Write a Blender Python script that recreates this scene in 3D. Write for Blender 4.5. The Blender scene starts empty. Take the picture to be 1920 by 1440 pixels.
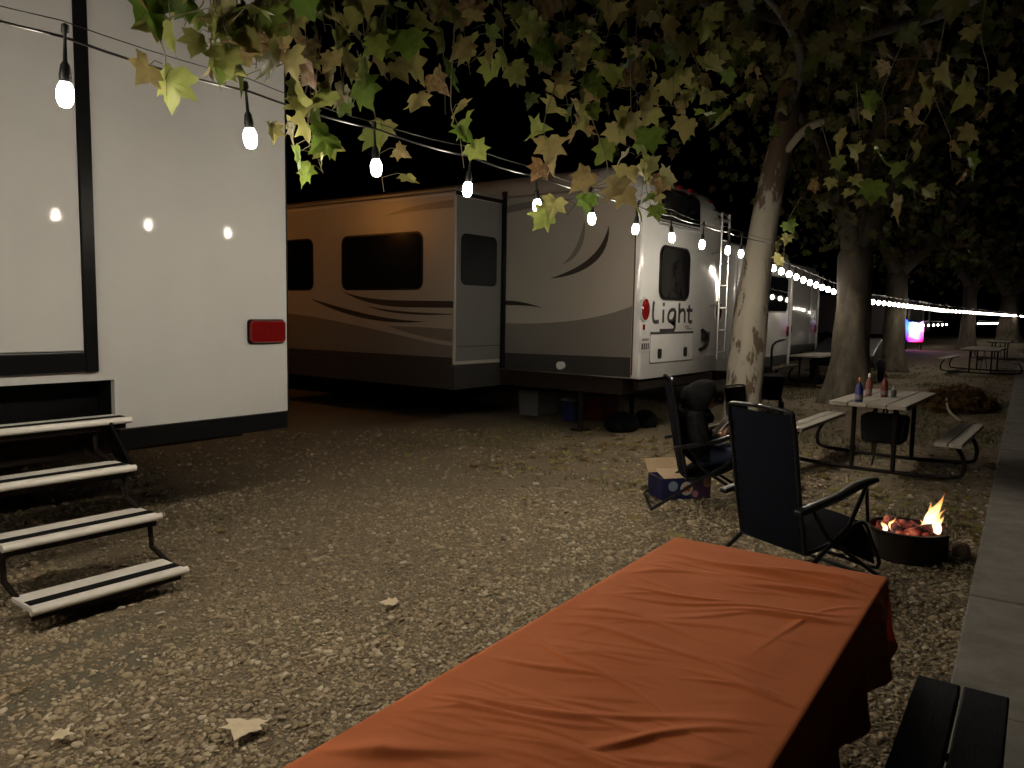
import bpy, bmesh, math, random
import numpy as np
from mathutils import Vector, Matrix, noise
R = math.radians
random.seed(7); rng = np.random.default_rng(7)
scene = bpy.context.scene
col = scene.collection

# ------------------------------------------------------------------ camera, world, exposure
YAW, PITCH, ROLL = R(37), R(5.36), R(0.95)
fwd = Vector((math.cos(YAW)*math.cos(PITCH), math.sin(YAW)*math.cos(PITCH), -math.sin(PITCH)))
r0 = Vector((math.sin(YAW), -math.cos(YAW), 0)); u0 = r0.cross(fwd)
rgt = r0*math.cos(ROLL) + u0*math.sin(ROLL); upv = u0*math.cos(ROLL) - r0*math.sin(ROLL)
CAM = Vector((0, 0, 1.6))
cam_d = bpy.data.cameras.new('camera'); cam = bpy.data.objects.new('camera', cam_d); col.objects.link(cam)
m = Matrix((rgt, upv, -fwd)).transposed().to_4x4(); m.translation = CAM
cam.matrix_world = m
cam_d.lens = 27.0; cam_d.sensor_width = 36.0; cam_d.clip_end = 1000; cam_d.clip_start = 0.05
scene.camera = cam
w = bpy.data.worlds.new('World'); scene.world = w; w.use_nodes = True
nt = w.node_tree; bg = nt.nodes['Background']
sky = nt.nodes.new('ShaderNodeTexSky'); sky.sky_type = 'NISHITA'; sky.sun_disc = False
sky.sun_elevation = R(-6); sky.sun_rotation = R(200)
nt.links.new(sky.outputs[0], bg.inputs[0]); bg.inputs[1].default_value = 0.12
scene.view_settings.view_transform = 'Standard'; scene.view_settings.look = 'None'
scene.view_settings.gamma = 1.0; scene.view_settings.exposure = 0.0
scene.cycles.use_denoising = True
scene.cycles.max_bounces = 5; scene.cycles.diffuse_bounces = 2; scene.cycles.transparent_max_bounces = 6; scene.cycles.glossy_bounces = 3
scene.cycles.sample_clamp_indirect = 4.0; scene.cycles.caustics_reflective = False; scene.cycles.caustics_refractive = False
BULB = 300.0
scene.cycles.use_adaptive_sampling = True; scene.cycles.adaptive_threshold = 0.03; scene.cycles.light_sampling_threshold = 0.02

def at(px, py, d):
    """point seen at that spot of the 1920x1440 photograph, d metres deep"""
    v = fwd + rgt*((px-960)/1440) - upv*((py-720)/1440)
    return CAM + v*d

# ------------------------------------------------------------------ materials
MATS = {}
def mat(name, color, rough=0.6, metal=0.0, noise_amt=0.0, scale=8.0, bump=0.0, bscale=60.0, color2=None, coat=0.0, spec=0.5,
        emit=None, estr=0.0, thr=None, stretch=(1, 1, 1)):
    if name in MATS: return MATS[name]
    ma = bpy.data.materials.new(name); ma.use_nodes = True; MATS[name] = ma
    t = ma.node_tree; b = t.nodes['Principled BSDF']
    c = (*color, 1)
    b.inputs['Base Color'].default_value = c
    b.inputs['Roughness'].default_value = rough; b.inputs['Metallic'].default_value = metal
    b.inputs['Coat Weight'].default_value = coat; b.inputs['Coat Roughness'].default_value = 0.08
    b.inputs['Specular IOR Level'].default_value = spec
    if emit:
        b.inputs['Emission Color'].default_value = (*emit, 1); b.inputs['Emission Strength'].default_value = estr
    if noise_amt > 0 or bump > 0 or color2:
        tc = t.nodes.new('ShaderNodeTexCoord'); mp = t.nodes.new('ShaderNodeMapping')
        mp.inputs['Scale'].default_value = stretch
        t.links.new(tc.outputs['Object'], mp.inputs[0])
        if noise_amt > 0 or color2:
            n = t.nodes.new('ShaderNodeTexNoise'); n.inputs['Scale'].default_value = scale; n.inputs['Detail'].default_value = 8
            n.inputs['Roughness'].default_value = 0.65
            t.links.new(mp.outputs[0], n.inputs['Vector'])
            rp = t.nodes.new('ShaderNodeValToRGB')
            c2 = color2 or tuple(x*(1-noise_amt) for x in color)
            lo, hi = thr or (0.3, 0.7)
            rp.color_ramp.elements[0].position = lo; rp.color_ramp.elements[0].color = (*c2, 1)
            rp.color_ramp.elements[1].position = hi; rp.color_ramp.elements[1].color = c
            t.links.new(n.outputs[0], rp.inputs[0]); t.links.new(rp.outputs[0], b.inputs['Base Color'])
            rr = t.nodes.new('ShaderNodeMapRange'); rr.inputs[3].default_value = min(1, rough*1.25); rr.inputs[4].default_value = max(0.03, rough*.8)
            t.links.new(n.outputs[0], rr.inputs[0]); t.links.new(rr.outputs[0], b.inputs['Roughness'])
        if bump > 0:
            n2 = t.nodes.new('ShaderNodeTexNoise'); n2.inputs['Scale'].default_value = bscale; n2.inputs['Detail'].default_value = 6
            t.links.new(mp.outputs[0], n2.inputs['Vector'])
            bp = t.nodes.new('ShaderNodeBump'); bp.inputs['Strength'].default_value = bump; bp.inputs['Distance'].default_value = 0.01
            t.links.new(n2.outputs[0], bp.inputs['Height']); t.links.new(bp.outputs[0], b.inputs['Normal'])
    return ma

rv_white = mat('rv_white_gelcoat', (.50, .50, .485), .055, noise_amt=.09, scale=1.3, bump=.012, bscale=1.4, spec=.10)
rv_rear = mat('rv_white_fibreglass', (.50, .50, .49), .16, noise_amt=.10, scale=3, bump=.01, bscale=4, coat=.25)
rv_cream = mat('rv_cream_panel', (.31, .285, .25), .32, noise_amt=.05, scale=3)
rv_grey = mat('rv_taupe_graphic', (.145, .135, .12), .33, noise_amt=.05, scale=3)
rv_dark = mat('rv_charcoal_graphic', (.033, .032, .032), .4, spec=.25, noise_amt=.1, scale=4)
stripe_m = mat('rv_dark_brown_stripe', (.028, .023, .02), .4, spec=.25)
black_trim = mat('black_trim', (.007, .007, .0075), .3, noise_amt=.2, scale=12, spec=.12)
black_plastic = mat('black_plastic', (.009, .009, .0095), .45, bump=.05, bscale=200, spec=.15)
glass_dark = mat('tinted_window_glass', (.003, .0035, .005), .03, spec=.35)
red_lens = mat('red_lens', (.17, .006, .006), .15, coat=.5, noise_amt=.3, scale=30)
chrome = mat('aluminium_tube', (.62, .62, .62), .28, metal=1)
steel_dark = mat('dark_painted_steel', (.018, .013, .011), .5, noise_amt=.3, scale=20, spec=.15)
alu_white = mat('white_tread_aluminium', (.74, .71, .65), .33, noise_amt=.06, scale=20)
grip_m = mat('black_grip_tape', (.009, .009, .009), .9, bump=.4, bscale=400, spec=.1)
wood_grey = mat('weathered_wood', (.42, .385, .33), .75, color2=(.25, .225, .19), scale=14, stretch=(1, 12, 12), bump=.25, bscale=40)
wood_dark = mat('dark_stained_bench', (.018, .019, .021), .6, spec=.2, noise_amt=.35, scale=14, stretch=(1, 10, 10), bump=.2, bscale=60)
rubber = mat('tyre_rubber', (.010, .010, .010), .8, spec=.1)
concrete = mat('path_concrete', (.33, .31, .28), .85, color2=(.20, .185, .165), scale=5, bump=.3, bscale=70)
cable_m = mat('cable_black', (.01, .01, .01), .3)
cardboard = mat('cardboard', (.42, .30, .18), .8, noise_amt=.15, scale=12)

# ------------------------------------------------------------------ mesh helpers
ORG = Vector((0, 0, 0))
class MB:
    def __init__(s): s.v = []; s.f = []
    def add(s, vs, fs):
        o = len(s.v); s.v += [tuple(p) for p in vs]; s.f += [tuple(i+o for i in f) for f in fs]; return s
    def box(s, x0, x1, y0, y1, z0, z1):
        vs = [(x, y, z) for z in (z0, z1) for y in (y0, y1) for x in (x0, x1)]
        return s.add(vs, [(0, 2, 3, 1), (4, 5, 7, 6), (0, 1, 5, 4), (2, 6, 7, 3), (0, 4, 6, 2), (1, 3, 7, 5)])
    def tube(s, pts, r, seg=10, cap=True):
        pts = [Vector(p) for p in pts]; n = len(pts)
        rs = r if isinstance(r, (list, tuple)) else [r]*n
        t0 = (pts[1]-pts[0]).normalized(); ax = Vector((0, 0, 1)) if abs(t0.z) < .9 else Vector((1, 0, 0))
        u = t0.cross(ax).normalized(); vs = []; fs = []
        for i, p in enumerate(pts):
            t = (pts[min(i+1, n-1)]-pts[max(i-1, 0)]).normalized()
            u = (u - t*u.dot(t)).normalized(); v = t.cross(u)
            for k in range(seg):
                a = 2*math.pi*k/seg; vs.append(p+(u*math.cos(a)+v*math.sin(a))*rs[i])
        for i in range(n-1):
            for k in range(seg):
                a, b = i*seg+k, i*seg+(k+1) % seg; fs.append((a, b, b+seg, a+seg))
        if cap: fs.append(tuple(range(seg))[::-1]); fs.append(tuple(range((n-1)*seg, n*seg)))
        return s.add(vs, fs)
    def lathe(s, prof, c=(0, 0, 0), seg=20, axis='z'):
        vs = []; fs = []; n = len(prof)
        for (r, z) in prof:
            for k in range(seg):
                a = 2*math.pi*k/seg; x, y = r*math.cos(a), r*math.sin(a)
                p = (x, y, z) if axis == 'z' else ((z, x, y) if axis == 'x' else (x, z, y))
                vs.append((p[0]+c[0], p[1]+c[1], p[2]+c[2]))
        for i in range(n-1):
            for k in range(seg):
                a, b = i*seg+k, i*seg+(k+1) % seg; fs.append((a, b, b+seg, a+seg))
        fs.append(tuple(range(seg))[::-1]); fs.append(tuple(range((n-1)*seg, n*seg)))
        return s.add(vs, fs)
    def prism(s, poly, f3, ext):
        """2-D outline mapped by f3, pushed along ext"""
        e = Vector(ext); a = [Vector(f3(*p)) for p in poly]; n = len(a)
        vs = a+[p+e for p in a]
        fs = [tuple(range(n)), tuple(range(2*n-1, n-1, -1))]+[(i, i+n, (i+1) % n+n, (i+1) % n) for i in range(n)]
        return s.add(vs, fs)
    def build(s, name, ma, parent=None, bevel=0, smooth=False, seg=2):
        me = bpy.data.meshes.new(name); me.from_pydata([tuple(Vector(p)-ORG) for p in s.v], [], s.f)
        bm = bmesh.new(); bm.from_mesh(me)
        bmesh.ops.recalc_face_normals(bm, faces=bm.faces)
        if bevel:
            ed = [e for e in bm.edges if len(e.link_faces) == 2 and e.calc_face_angle(0) > .6]
            bmesh.ops.bevel(bm, geom=ed, offset=bevel, segments=seg, profile=.5, affect='EDGES', clamp_overlap=True)
        bm.to_mesh(me); bm.free()
        if smooth:
            me.polygons.foreach_set('use_smooth', [True]*len(me.polygons))
            if smooth != 'all': me.set_sharp_from_angle(angle=R(40))
        me.materials.append(ma)
        o = bpy.data.objects.new(name, me); col.objects.link(o); o.parent = parent
        return o
def tag(o, label=None, cat=None, group=None, kind=None):
    if label: o['label'] = label
    if cat: o['category'] = cat
    if group: o['group'] = group
    if kind: o['kind'] = kind
    return o
def empty(name, loc, rz=0, **k):
    o = bpy.data.objects.new(name, None); col.objects.link(o); o.location = loc; o.rotation_euler.z = rz
    o.empty_display_size = .1
    return tag(o, **k)
def copy_tree(o, parent=None):
    c = o.copy(); col.objects.link(c); c.parent = parent
    for ch in [x for x in bpy.data.objects if x.parent == o]: copy_tree(ch, c)
    return c
def org(o):
    global ORG
    ORG = Vector(o.location) if o else Vector((0, 0, 0))
def rrect(x0, x1, z0, z1, r, n=6):
    p = []
    for cx, cz, a0 in ((x1-r, z1-r, 0), (x0+r, z1-r, 90), (x0+r, z0+r, 180), (x1-r, z0+r, 270)):
        for k in range(n+1):
            a = R(a0+90*k/n); p.append((cx+r*math.cos(a), cz+r*math.sin(a)))
    return p
def ell(cx, cz, a, b, n=24):
    return [(cx+a*math.cos(2*math.pi*k/n), cz+b*math.sin(2*math.pi*k/n)) for k in range(n)]
def bez(p0, p1, p2, p3, n=14):
    out = []
    for i in range(n+1):
        t = i/n; a, b, c, d = (1-t)**3, 3*t*(1-t)**2, 3*t*t*(1-t), t**3
        out.append(tuple(a*p0[k]+b*p1[k]+c*p2[k]+d*p3[k] for k in range(len(p0))))
    return out
def smooth_path(pts, n=6):
    pts = [Vector(p) for p in pts]; out = []
    for i in range(len(pts)-1):
        a, b, c, d = pts[max(i-1, 0)], pts[i], pts[i+1], pts[min(i+2, len(pts)-1)]
        for k in range(n):
            t = k/n
            out.append(.5*((2*b)+(c-a)*t+(2*a-5*b+4*c-d)*t*t+(3*b-a-3*c+d)*t**3))
    out.append(pts[-1]); return out

# ------------------------------------------------------------------ ground
def ground_material():
    ma = bpy.data.materials.new('dirt_and_fine_gravel'); ma.use_nodes = True; t = ma.node_tree; N = t.nodes; Lk = t.links
    b = N['Principled BSDF']; b.inputs['Roughness'].default_value = .95; b.inputs['Specular IOR Level'].default_value = .2
    tc = N.new('ShaderNodeTexCoord')
    def nz(sc, det=8, rg=.6):
        n = N.new('ShaderNodeTexNoise'); n.inputs['Scale'].default_value = sc; n.inputs['Detail'].default_value = det; n.inputs['Roughness'].default_value = rg
        Lk.new(tc.outputs['Object'], n.inputs['Vector']); return n
    def ramp(src, stops):
        r = N.new('ShaderNodeValToRGB'); el = r.color_ramp.elements
        while len(el) < len(stops): el.new(.5)
        for e, (p, c) in zip(el, stops): e.position = p; e.color = (*c, 1)
        Lk.new(src, r.inputs[0]); return r
    fine = nz(70); mid = nz(9); big = nz(.7)
    grav = ramp(fine.outputs[0], [(.30, (.08, .063, .042)), (.5, (.19, .152, .10)), (.7, (.32, .265, .18))])
    dirt = ramp(mid.outputs[0], [(.30, (.14, .11, .076)), (.52, (.26, .21, .148)), (.72, (.36, .30, .22))])
    grs = ramp(fine.outputs[0], [(.3, (.04, .05, .02)), (.7, (.13, .14, .065))])
    sx = N.new('ShaderNodeSeparateXYZ'); Lk.new(tc.outputs['Object'], sx.inputs[0])
    ad = N.new('ShaderNodeMath'); ad.operation = 'MULTIPLY_ADD'; ad.inputs[1].default_value = 3.0
    Lk.new(big.outputs[0], ad.inputs[0]); Lk.new(sx.outputs[0], ad.inputs[2])
    mr = N.new('ShaderNodeMapRange'); mr.inputs[1].default_value = 8.2; mr.inputs[2].default_value = 10.5; Lk.new(ad.outputs[0], mr.inputs[0])
    mx = N.new('ShaderNodeMix'); mx.data_type = 'RGBA'; Lk.new(mr.outputs[0], mx.inputs['Factor']); Lk.new(grav.outputs[0], mx.inputs['A']); Lk.new(dirt.outputs[0], mx.inputs['B'])
    gm = ramp(big.outputs[0], [(.56, (0, 0, 0)), (.70, (.8, .8, .8))])
    mg = N.new('ShaderNodeMath'); mg.operation = 'MULTIPLY'; Lk.new(gm.outputs[0], mg.inputs[0]); Lk.new(mr.outputs[0], mg.inputs[1])
    m2 = N.new('ShaderNodeMix'); m2.data_type = 'RGBA'; Lk.new(mg.outputs[0], m2.inputs['Factor']); Lk.new(mx.outputs['Result'], m2.inputs['A']); Lk.new(grs.outputs[0], m2.inputs['B'])
    ea = N.new('ShaderNodeAttribute'); ea.attribute_name = 'earth'; ed = ramp(fine.outputs[0], [(.3, (.085, .066, .042)), (.55, (.20, .16, .105)), (.75, (.30, .245, .17))])
    m2b = N.new('ShaderNodeMix'); m2b.data_type = 'RGBA'; Lk.new(ea.outputs['Fac'], m2b.inputs['Factor']); Lk.new(m2.outputs['Result'], m2b.inputs['A']); Lk.new(ed.outputs[0], m2b.inputs['B']); m2 = m2b
    dm = N.new('ShaderNodeAttribute'); dm.attribute_name = 'dark_band'
    m3 = N.new('ShaderNodeMix'); m3.data_type = 'RGBA'; Lk.new(dm.outputs['Fac'], m3.inputs['Factor']); Lk.new(m2.outputs['Result'], m3.inputs['A']); m3.inputs['B'].default_value = (.15, .13, .09, 1)
    Lk.new(m3.outputs['Result'], b.inputs['Base Color'])
    bp = N.new('ShaderNodeBump'); bp.inputs['Strength'].default_value = .9; bp.inputs['Distance'].default_value = .02
    sm = N.new('ShaderNodeMath'); sm.operation = 'ADD'; Lk.new(fine.outputs[0], sm.inputs[0]); Lk.new(mid.outputs[0], sm.inputs[1])
    Lk.new(sm.outputs[0], bp.inputs['Height']); Lk.new(bp.outputs[0], b.inputs['Normal'])
    return ma
def gh(x, y):
    """gentle lumps of the ground"""
    return 0.018*noise.noise(Vector((x*.9, y*.9, 3.1)))+0.010*noise.noise(Vector((x*2.7, y*2.7, 8.0)))-.02
def dark_band(x, y):
    """darker bands of ground in front of the steps"""
    v = 0
    if not (-.2 < x < 2.6 and 2.8 < y < 4.2): return 0
    for (cx, cy, lx, ly, an) in ((1.55, 3.80, .55, .10, .10), (1.50, 3.38, .62, .13, .16), (.7, 3.15, .5, .12, .1)):
        a = (x-cx)*math.cos(an)+(y-cy)*math.sin(an); b = -(x-cx)*math.sin(an)+(y-cy)*math.cos(an)
        q = (a/lx)**2+(b/ly)**2+.8*noise.noise(Vector((x*4, y*4, 1))); v = max(v, min(1, max(0, 1.5-q)))
    return v
def dirt_amt(x, y):
    """bare brown earth showing between the stones nearer the trailers"""
    v = (y-2.5-.10*x*0+1.1*noise.noise(Vector((x*.55, y*.55, 4)))+.5*noise.noise(Vector((x*1.9, y*1.9, 7))))/1.7
    return min(1, max(0, v))*(1 if x > 2.2 else max(0, (x-1.2)))
mb = MB()
xs = list(np.concatenate([np.linspace(-220, -3, 12), np.arange(-2.8, 0, .2), np.arange(0, 3, .06), np.arange(3, 24, .2), np.linspace(24.5, 300, 40)]))
ys = list(np.concatenate([np.linspace(-220, -3, 12), np.arange(-2.8, 2.8, .2), np.arange(2.8, 4.2, .06), np.arange(4.2, 12, .2), np.linspace(12.5, 300, 40)]))
for y in ys:
    for x in xs: mb.v.append((x, y, gh(x, y) if -3 < x < 60 and -3 < y < 40 else -.02))
nx = len(xs)
for j in range(len(ys)-1):
    for i in range(nx-1):
        a = j*nx+i; mb.f.append((a, a+1, a+1+nx, a+nx))
g = mb.build('ground', ground_material(), smooth='all'); tag(g, kind='structure')
da = g.data.attributes.new('dark_band', 'FLOAT', 'POINT'); da.data.foreach_set('value', [dark_band(v.co.x, v.co.y) if 0 < v.co.x < 3.2 and 2.6 < v.co.y < 4.4 else 0.0 for v in g.data.vertices])
da = g.data.attributes.new('earth', 'FLOAT', 'POINT'); da.data.foreach_set('value', [dirt_amt(v.co.x, v.co.y) if 0 < v.co.x < 14 and 1 < v.co.y < 12 else 0.0 for v in g.data.vertices])

# gravel: tens of thousands of stones, geometry-node instances on a cloud of points
def make_gravel():
    pts = []; scl = []; rot = []; idx = []; dus = []
    for d0, d1, dens, sz in ((1.2, 3.0, 3400, .82), (3.0, 4.6, 2500, .88), (4.6, 7.0, 1150, 1.08), (7.0, 10.5, 260, 1.35)):
        A = R(40); area = A*(d1*d1-d0*d0)/1.0; n = int(area*dens)
        rr = np.sqrt(rng.uniform(d0*d0, d1*d1, n)); th = YAW+rng.uniform(-A, A, n)
        for x, y in zip(rr*np.cos(th), rr*np.sin(th)):
            lim = 8.2+1.2*noise.noise(Vector((x*.5, y*.5, 0)))
            if random.random() < .45*min(1, dark_band(x, y)): continue
            du = dirt_amt(x, y)
            if random.random() < .38*du: continue
            if x > lim and random.random() < .75: continue
            s = sz*float(np.clip(rng.lognormal(-4.75, .38), .004, .026))
            dus.append(1-.34*du*random.uniform(.75, 1.1)); pts.append((x, y, gh(x, y)+s*.12)); scl.append((s*rng.uniform(.85, 1.35), s*rng.uniform(.75, 1.1), s*rng.uniform(.38, .72)))
            rot.append((rng.normal(0, .28), rng.normal(0, .28), rng.uniform(0, 6.28))); idx.append(int(rng.integers(0, 4)))
    me = bpy.data.meshes.new('gravel'); me.from_pydata(pts, [], [])
    for nm, data, ty, fld in (('scl', scl, 'FLOAT_VECTOR', 'vector'), ('rot', rot, 'FLOAT_VECTOR', 'vector'), ('idx', idx, 'INT', 'value'), ('dust', dus, 'FLOAT', 'value')):
        a = me.attributes.new(nm, ty, 'POINT'); a.data.foreach_set(fld, np.array(data, dtype=np.float32 if ty != 'INT' else np.int32).ravel())
    o = bpy.data.objects.new('gravel', me); col.objects.link(o)
    ma = bpy.data.materials.new('gravel_stone'); ma.use_nodes = True; t = ma.node_tree; b = t.nodes['Principled BSDF']
    b.inputs['Roughness'].default_value = .75; b.inputs['Specular IOR Level'].default_value = .3
    oi = t.nodes.new('ShaderNodeObjectInfo'); rp = t.nodes.new('ShaderNodeValToRGB'); el = rp.color_ramp.elements
    stops = [(0, (.19, .14, .085)), (.2, (.30, .23, .14)), (.45, (.38, .305, .195)), (.65, (.35, .275, .175)), (.88, (.43, .36, .245)), (1, (.56, .49, .37))]
    while len(el) < len(stops): el.new(.5)
    for e, (p, c) in zip(el, stops): e.position = p; e.color = (*c, 1)
    t.links.new(oi.outputs['Random'], rp.inputs[0])
    du_ = t.nodes.new('ShaderNodeAttribute'); du_.attribute_type = 'INSTANCER'; du_.attribute_name = 'dust'
    mu = t.nodes.new('ShaderNodeVectorMath'); mu.operation = 'SCALE'; t.links.new(rp.outputs[0], mu.inputs[0]); t.links.new(du_.outputs['Fac'], mu.inputs['Scale']); t.links.new(mu.outputs[0], b.inputs['Base Color'])
    gt = bpy.data.node_groups.new('gravel_scatter', 'GeometryNodeTree')
    gt.interface.new_socket('Geometry', in_out='INPUT', socket_type='NodeSocketGeometry')
    gt.interface.new_socket('Geometry', in_out='OUTPUT', socket_type='NodeSocketGeometry')
    N = gt.nodes; Lk = gt.links
    gi = N.new('NodeGroupInput'); go = N.new('NodeGroupOutput'); jn = N.new('GeometryNodeJoinGeometry')
    for k in range(4):
        ico = N.new('GeometryNodeMeshIcoSphere'); ico.inputs['Radius'].default_value = 1; ico.inputs['Subdivisions'].default_value = 2
        sp = N.new('GeometryNodeSetPosition'); nz = N.new('ShaderNodeTexNoise'); nz.noise_dimensions = '4D'
        nz.inputs['W'].default_value = k*7.3; nz.inputs['Scale'].default_value = .9
        ps = N.new('GeometryNodeInputPosition'); Lk.new(ps.outputs[0], nz.inputs['Vector'])
        sb = N.new('ShaderNodeVectorMath'); sb.operation = 'SUBTRACT'; sb.inputs[1].default_value = (.5, .5, .5)
        sc = N.new('ShaderNodeVectorMath'); sc.operation = 'SCALE'; sc.inputs['Scale'].default_value = 1.5
        Lk.new(nz.outputs['Color'], sb.inputs[0]); Lk.new(sb.outputs[0], sc.inputs[0])
        Lk.new(ico.outputs['Mesh'], sp.inputs['Geometry']); Lk.new(sc.outputs[0], sp.inputs['Offset'])
        ss = N.new('GeometryNodeSetShadeSmooth'); Lk.new(sp.outputs[0], ss.inputs[0])
        g2 = N.new('GeometryNodeGeometryToInstance'); Lk.new(ss.outputs[0], g2.inputs[0]); Lk.new(g2.outputs[0], jn.inputs[0])
    sm = N.new('GeometryNodeSetMaterial'); sm.inputs['Material'].default_value = ma; Lk.new(jn.outputs[0], sm.inputs[0])
    ip = N.new('GeometryNodeInstanceOnPoints'); Lk.new(gi.outputs[0], ip.inputs['Points']); Lk.new(sm.outputs[0], ip.inputs['Instance'])
    ip.inputs['Pick Instance'].default_value = True
    for nm, ty, inp in (('idx', 'INT', 'Instance Index'), ('rot', 'FLOAT_VECTOR', 'Rotation'), ('scl', 'FLOAT_VECTOR', 'Scale')):
        na = N.new('GeometryNodeInputNamedAttribute'); na.data_type = ty; na.inputs[0].default_value = nm
        if inp == 'Rotation':
            er = N.new('FunctionNodeEulerToRotation'); Lk.new(na.outputs[0], er.inputs[0]); Lk.new(er.outputs[0], ip.inputs[inp])
        else: Lk.new(na.outputs[0], ip.inputs[inp])
    Lk.new(ip.outputs[0], go.inputs[0])
    md = o.modifiers.new('scatter', 'NODES'); md.node_group = gt
    me.materials.append(ma)
    tag(o, 'loose tan and grey pebbles covering the camping pad', kind='stuff')
make_gravel()

# concrete path on the right, poured in slabs
path = empty('walkway', (0, 0, 0), kind='structure')
def pth(s, q):       # s along, q across (0 = edge by the gravel)
    a = math.atan(.058); x = 2.0+s*math.cos(a)+q*math.sin(a); y = .29+s*math.sin(a)-q*math.cos(a); return x, y
s = 0
for k in range(28):
    ln = 1.5; mb = MB(); e = .007
    p = [pth(s+e, 0), pth(s+ln-e, 0), pth(s+ln-e, 1.5), pth(s+e, 1.5)]
    z = .035+random.uniform(-.004, .004)
    mb.prism(p, lambda x, y: (x, y, -.06), (0, 0, .06+z)); mb.build('slab', concrete, path, bevel=.008); s += ln

# ------------------------------------------------------------------ near trailer with entry steps (left)
T = empty('travel_trailer', (2.6, 5.26, 0), label='white travel trailer at left with black door trim and fold-out entry steps', cat='trailer'); org(T)
WX0, WX1, WY, WB, WT = 1.22, 3.91, 5.26, .76, 4.08
mb = MB()   # rear wall with a recessed step well cut out of it
mb.box(2.51, WX1, WY, WY+.05, WB, WT); mb.box(WX0, 2.51, WY, WY+.05, 1.10, WT); mb.box(WX0, 1.40, WY, WY+.05, WB, 1.10)
mb.build('rear_wall', rv_white, T)
mb = MB(); mb.box(WX0+.01, WX1-.01, WY+.3, 13.4, WB-.01, WT+.02); mb.build('body', rv_white, T, bevel=.03)
mb = MB(); mb.box(WX0+.02, WX1-.02, WY+.05, WY+.3, 1.12, WT); mb.build('wall_core', black_trim, T)
mb = MB(); mb.box(1.41, 2.50, WY+.22, WY+.24, .8, 1.1); mb.box(1.40, 1.41, WY+.051, WY+.24, .8, 1.1); mb.box(2.50, 2.51, WY+.051, WY+.24, .8, 1.1)
mb.box(1.41, 2.50, WY+.051, WY+.24, 1.09, 1.1); mb.build('step_well', black_trim, T)
for a_, b_ in ((2.53, WX1), (WX0, 1.40)): MB().box(a_, b_, WY-.004, WY+.06, WB-.145, WB-.002).build('skirt_rail', black_trim, T, bevel=.006)
mb = MB(); mb.box(WX1, WX1+.014, WY-.006, WY+.07, WB-.02, WT); mb.build('corner_trim', black_trim, T, bevel=.012)
mb = MB(); mb.box(WX1+.002, WX1+.03, WY+.07, 13.4, WB-.15, WT-.2); mb.build('side_wall', rv_white, T)
mb = MB(); mb.box(WX0, WX1, 5.9, 13.2, .48, .74); mb.build('chassis', steel_dark, T)
for yy in (8.6, 9.6):
    for xx in (1.35, 3.6):
        MB().lathe([(.1, -.11), (.33, -.11), (.36, -.05), (.36, .05), (.33, .11), (.1, .11)], (xx, yy, .35), 22, 'x').build('wheel', rubber, T, smooth=True)
# door with black frame
dr = MB().box(1.62, 2.315, WY-.022, WY-.001, 1.30, 3.72).build('door', rv_white, T, bevel=.008)
mb = MB(); mb.box(2.318, 2.40, WY-.035, WY-.001, 1.16, 3.88); mb.box(1.535, 1.617, WY-.035, WY-.001, 1.16, 3.88)
mb.box(1.617, 2.318, WY-.033, WY-.001, 1.165, 1.29); mb.box(1.617, 2.318, WY-.033, WY-.001, 3.73, 3.875)
mb.build('door_frame', black_trim, dr, bevel=.008)
MB().box(1.66, 1.72, WY-.06, WY-.022, 2.0, 2.2).build('door_handle', black_plastic, dr, bevel=.008)
tl = MB().prism(rrect(3.55, 3.87, 1.325, 1.50, .03), lambda x, z: (x, WY-.045, z), (0, .045, 0)).build('tail_light', red_lens, T, bevel=.012)
MB().prism(rrect(3.54, 3.88, 1.315, 1.51, .03), lambda x, z: (x, WY-.010, z), (0, .009, 0)).build('light_base', black_trim, tl)
# assumed amber porch lamp, unseen on the far side wall, lights the neighbour trailer
pl = MB().box(WX1+.03, WX1+.075, 11.35, 11.65, 3.40, 3.54).build('assumed_porch_lamp', black_plastic, T, bevel=.01)
amber = mat('assumed_amber_lens', (.8, .4, .1), .4, emit=(1, .36, .05), estr=400)
MB().box(WX1+.075, WX1+.10, 11.38, 11.62, 3.42, 3.52).build('assumed_lamp_lens', amber, pl, bevel=.008)
# steps
lv = [(4.05, 4.30, .115), (4.38, 4.63, .365), (4.67, 4.92, .62), (5.05, 5.28, .865)]
SX0, SX1 = 1.50, 2.33
es = empty('entry_steps', (0, 0, 0)); es.parent = T
for xx, xe in ((SX0+.02, SX0), (SX1-.02, SX1)):
    for i in range(3):
        y0, y1, z = lv[i]; Y0, Y1, Z = lv[i+1]
        MB().tube([(xx, y1-.05, z-.02), (xx, Y0+.06, z+.04), (xx, Y0+.08, Z-.05)], .016, 8).build('step_leg', steel_dark, es, smooth=True)
        MB().box(xx-.012, xx+.012, Y0+.02, Y1-.02, Z-.075, Z-.032).build('step_bracket', steel_dark, es)
    MB().tube([(xx, 4.9, .58), (xx, 5.22, .62), (xe, 5.4, .8)], .02, 8).build('step_arm', steel_dark, es, smooth=True)
MB().add([(SX1+.10, 5.27, .86), (SX1+.16, 5.27, .58), (SX1+.02, 4.75, .60), (SX1+.03, 5.05, .86), (SX1+.12, 5.27, .86), (SX1+.18, 5.27, .58), (SX1+.04, 4.75, .60), (SX1+.05, 5.05, .86)],
         [(0, 1, 2, 3), (7, 6, 5, 4), (0, 4, 5, 1), (1, 5, 6, 2), (2, 6, 7, 3), (3, 7, 4, 0)]).build('side_plate', black_trim, es)
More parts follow.
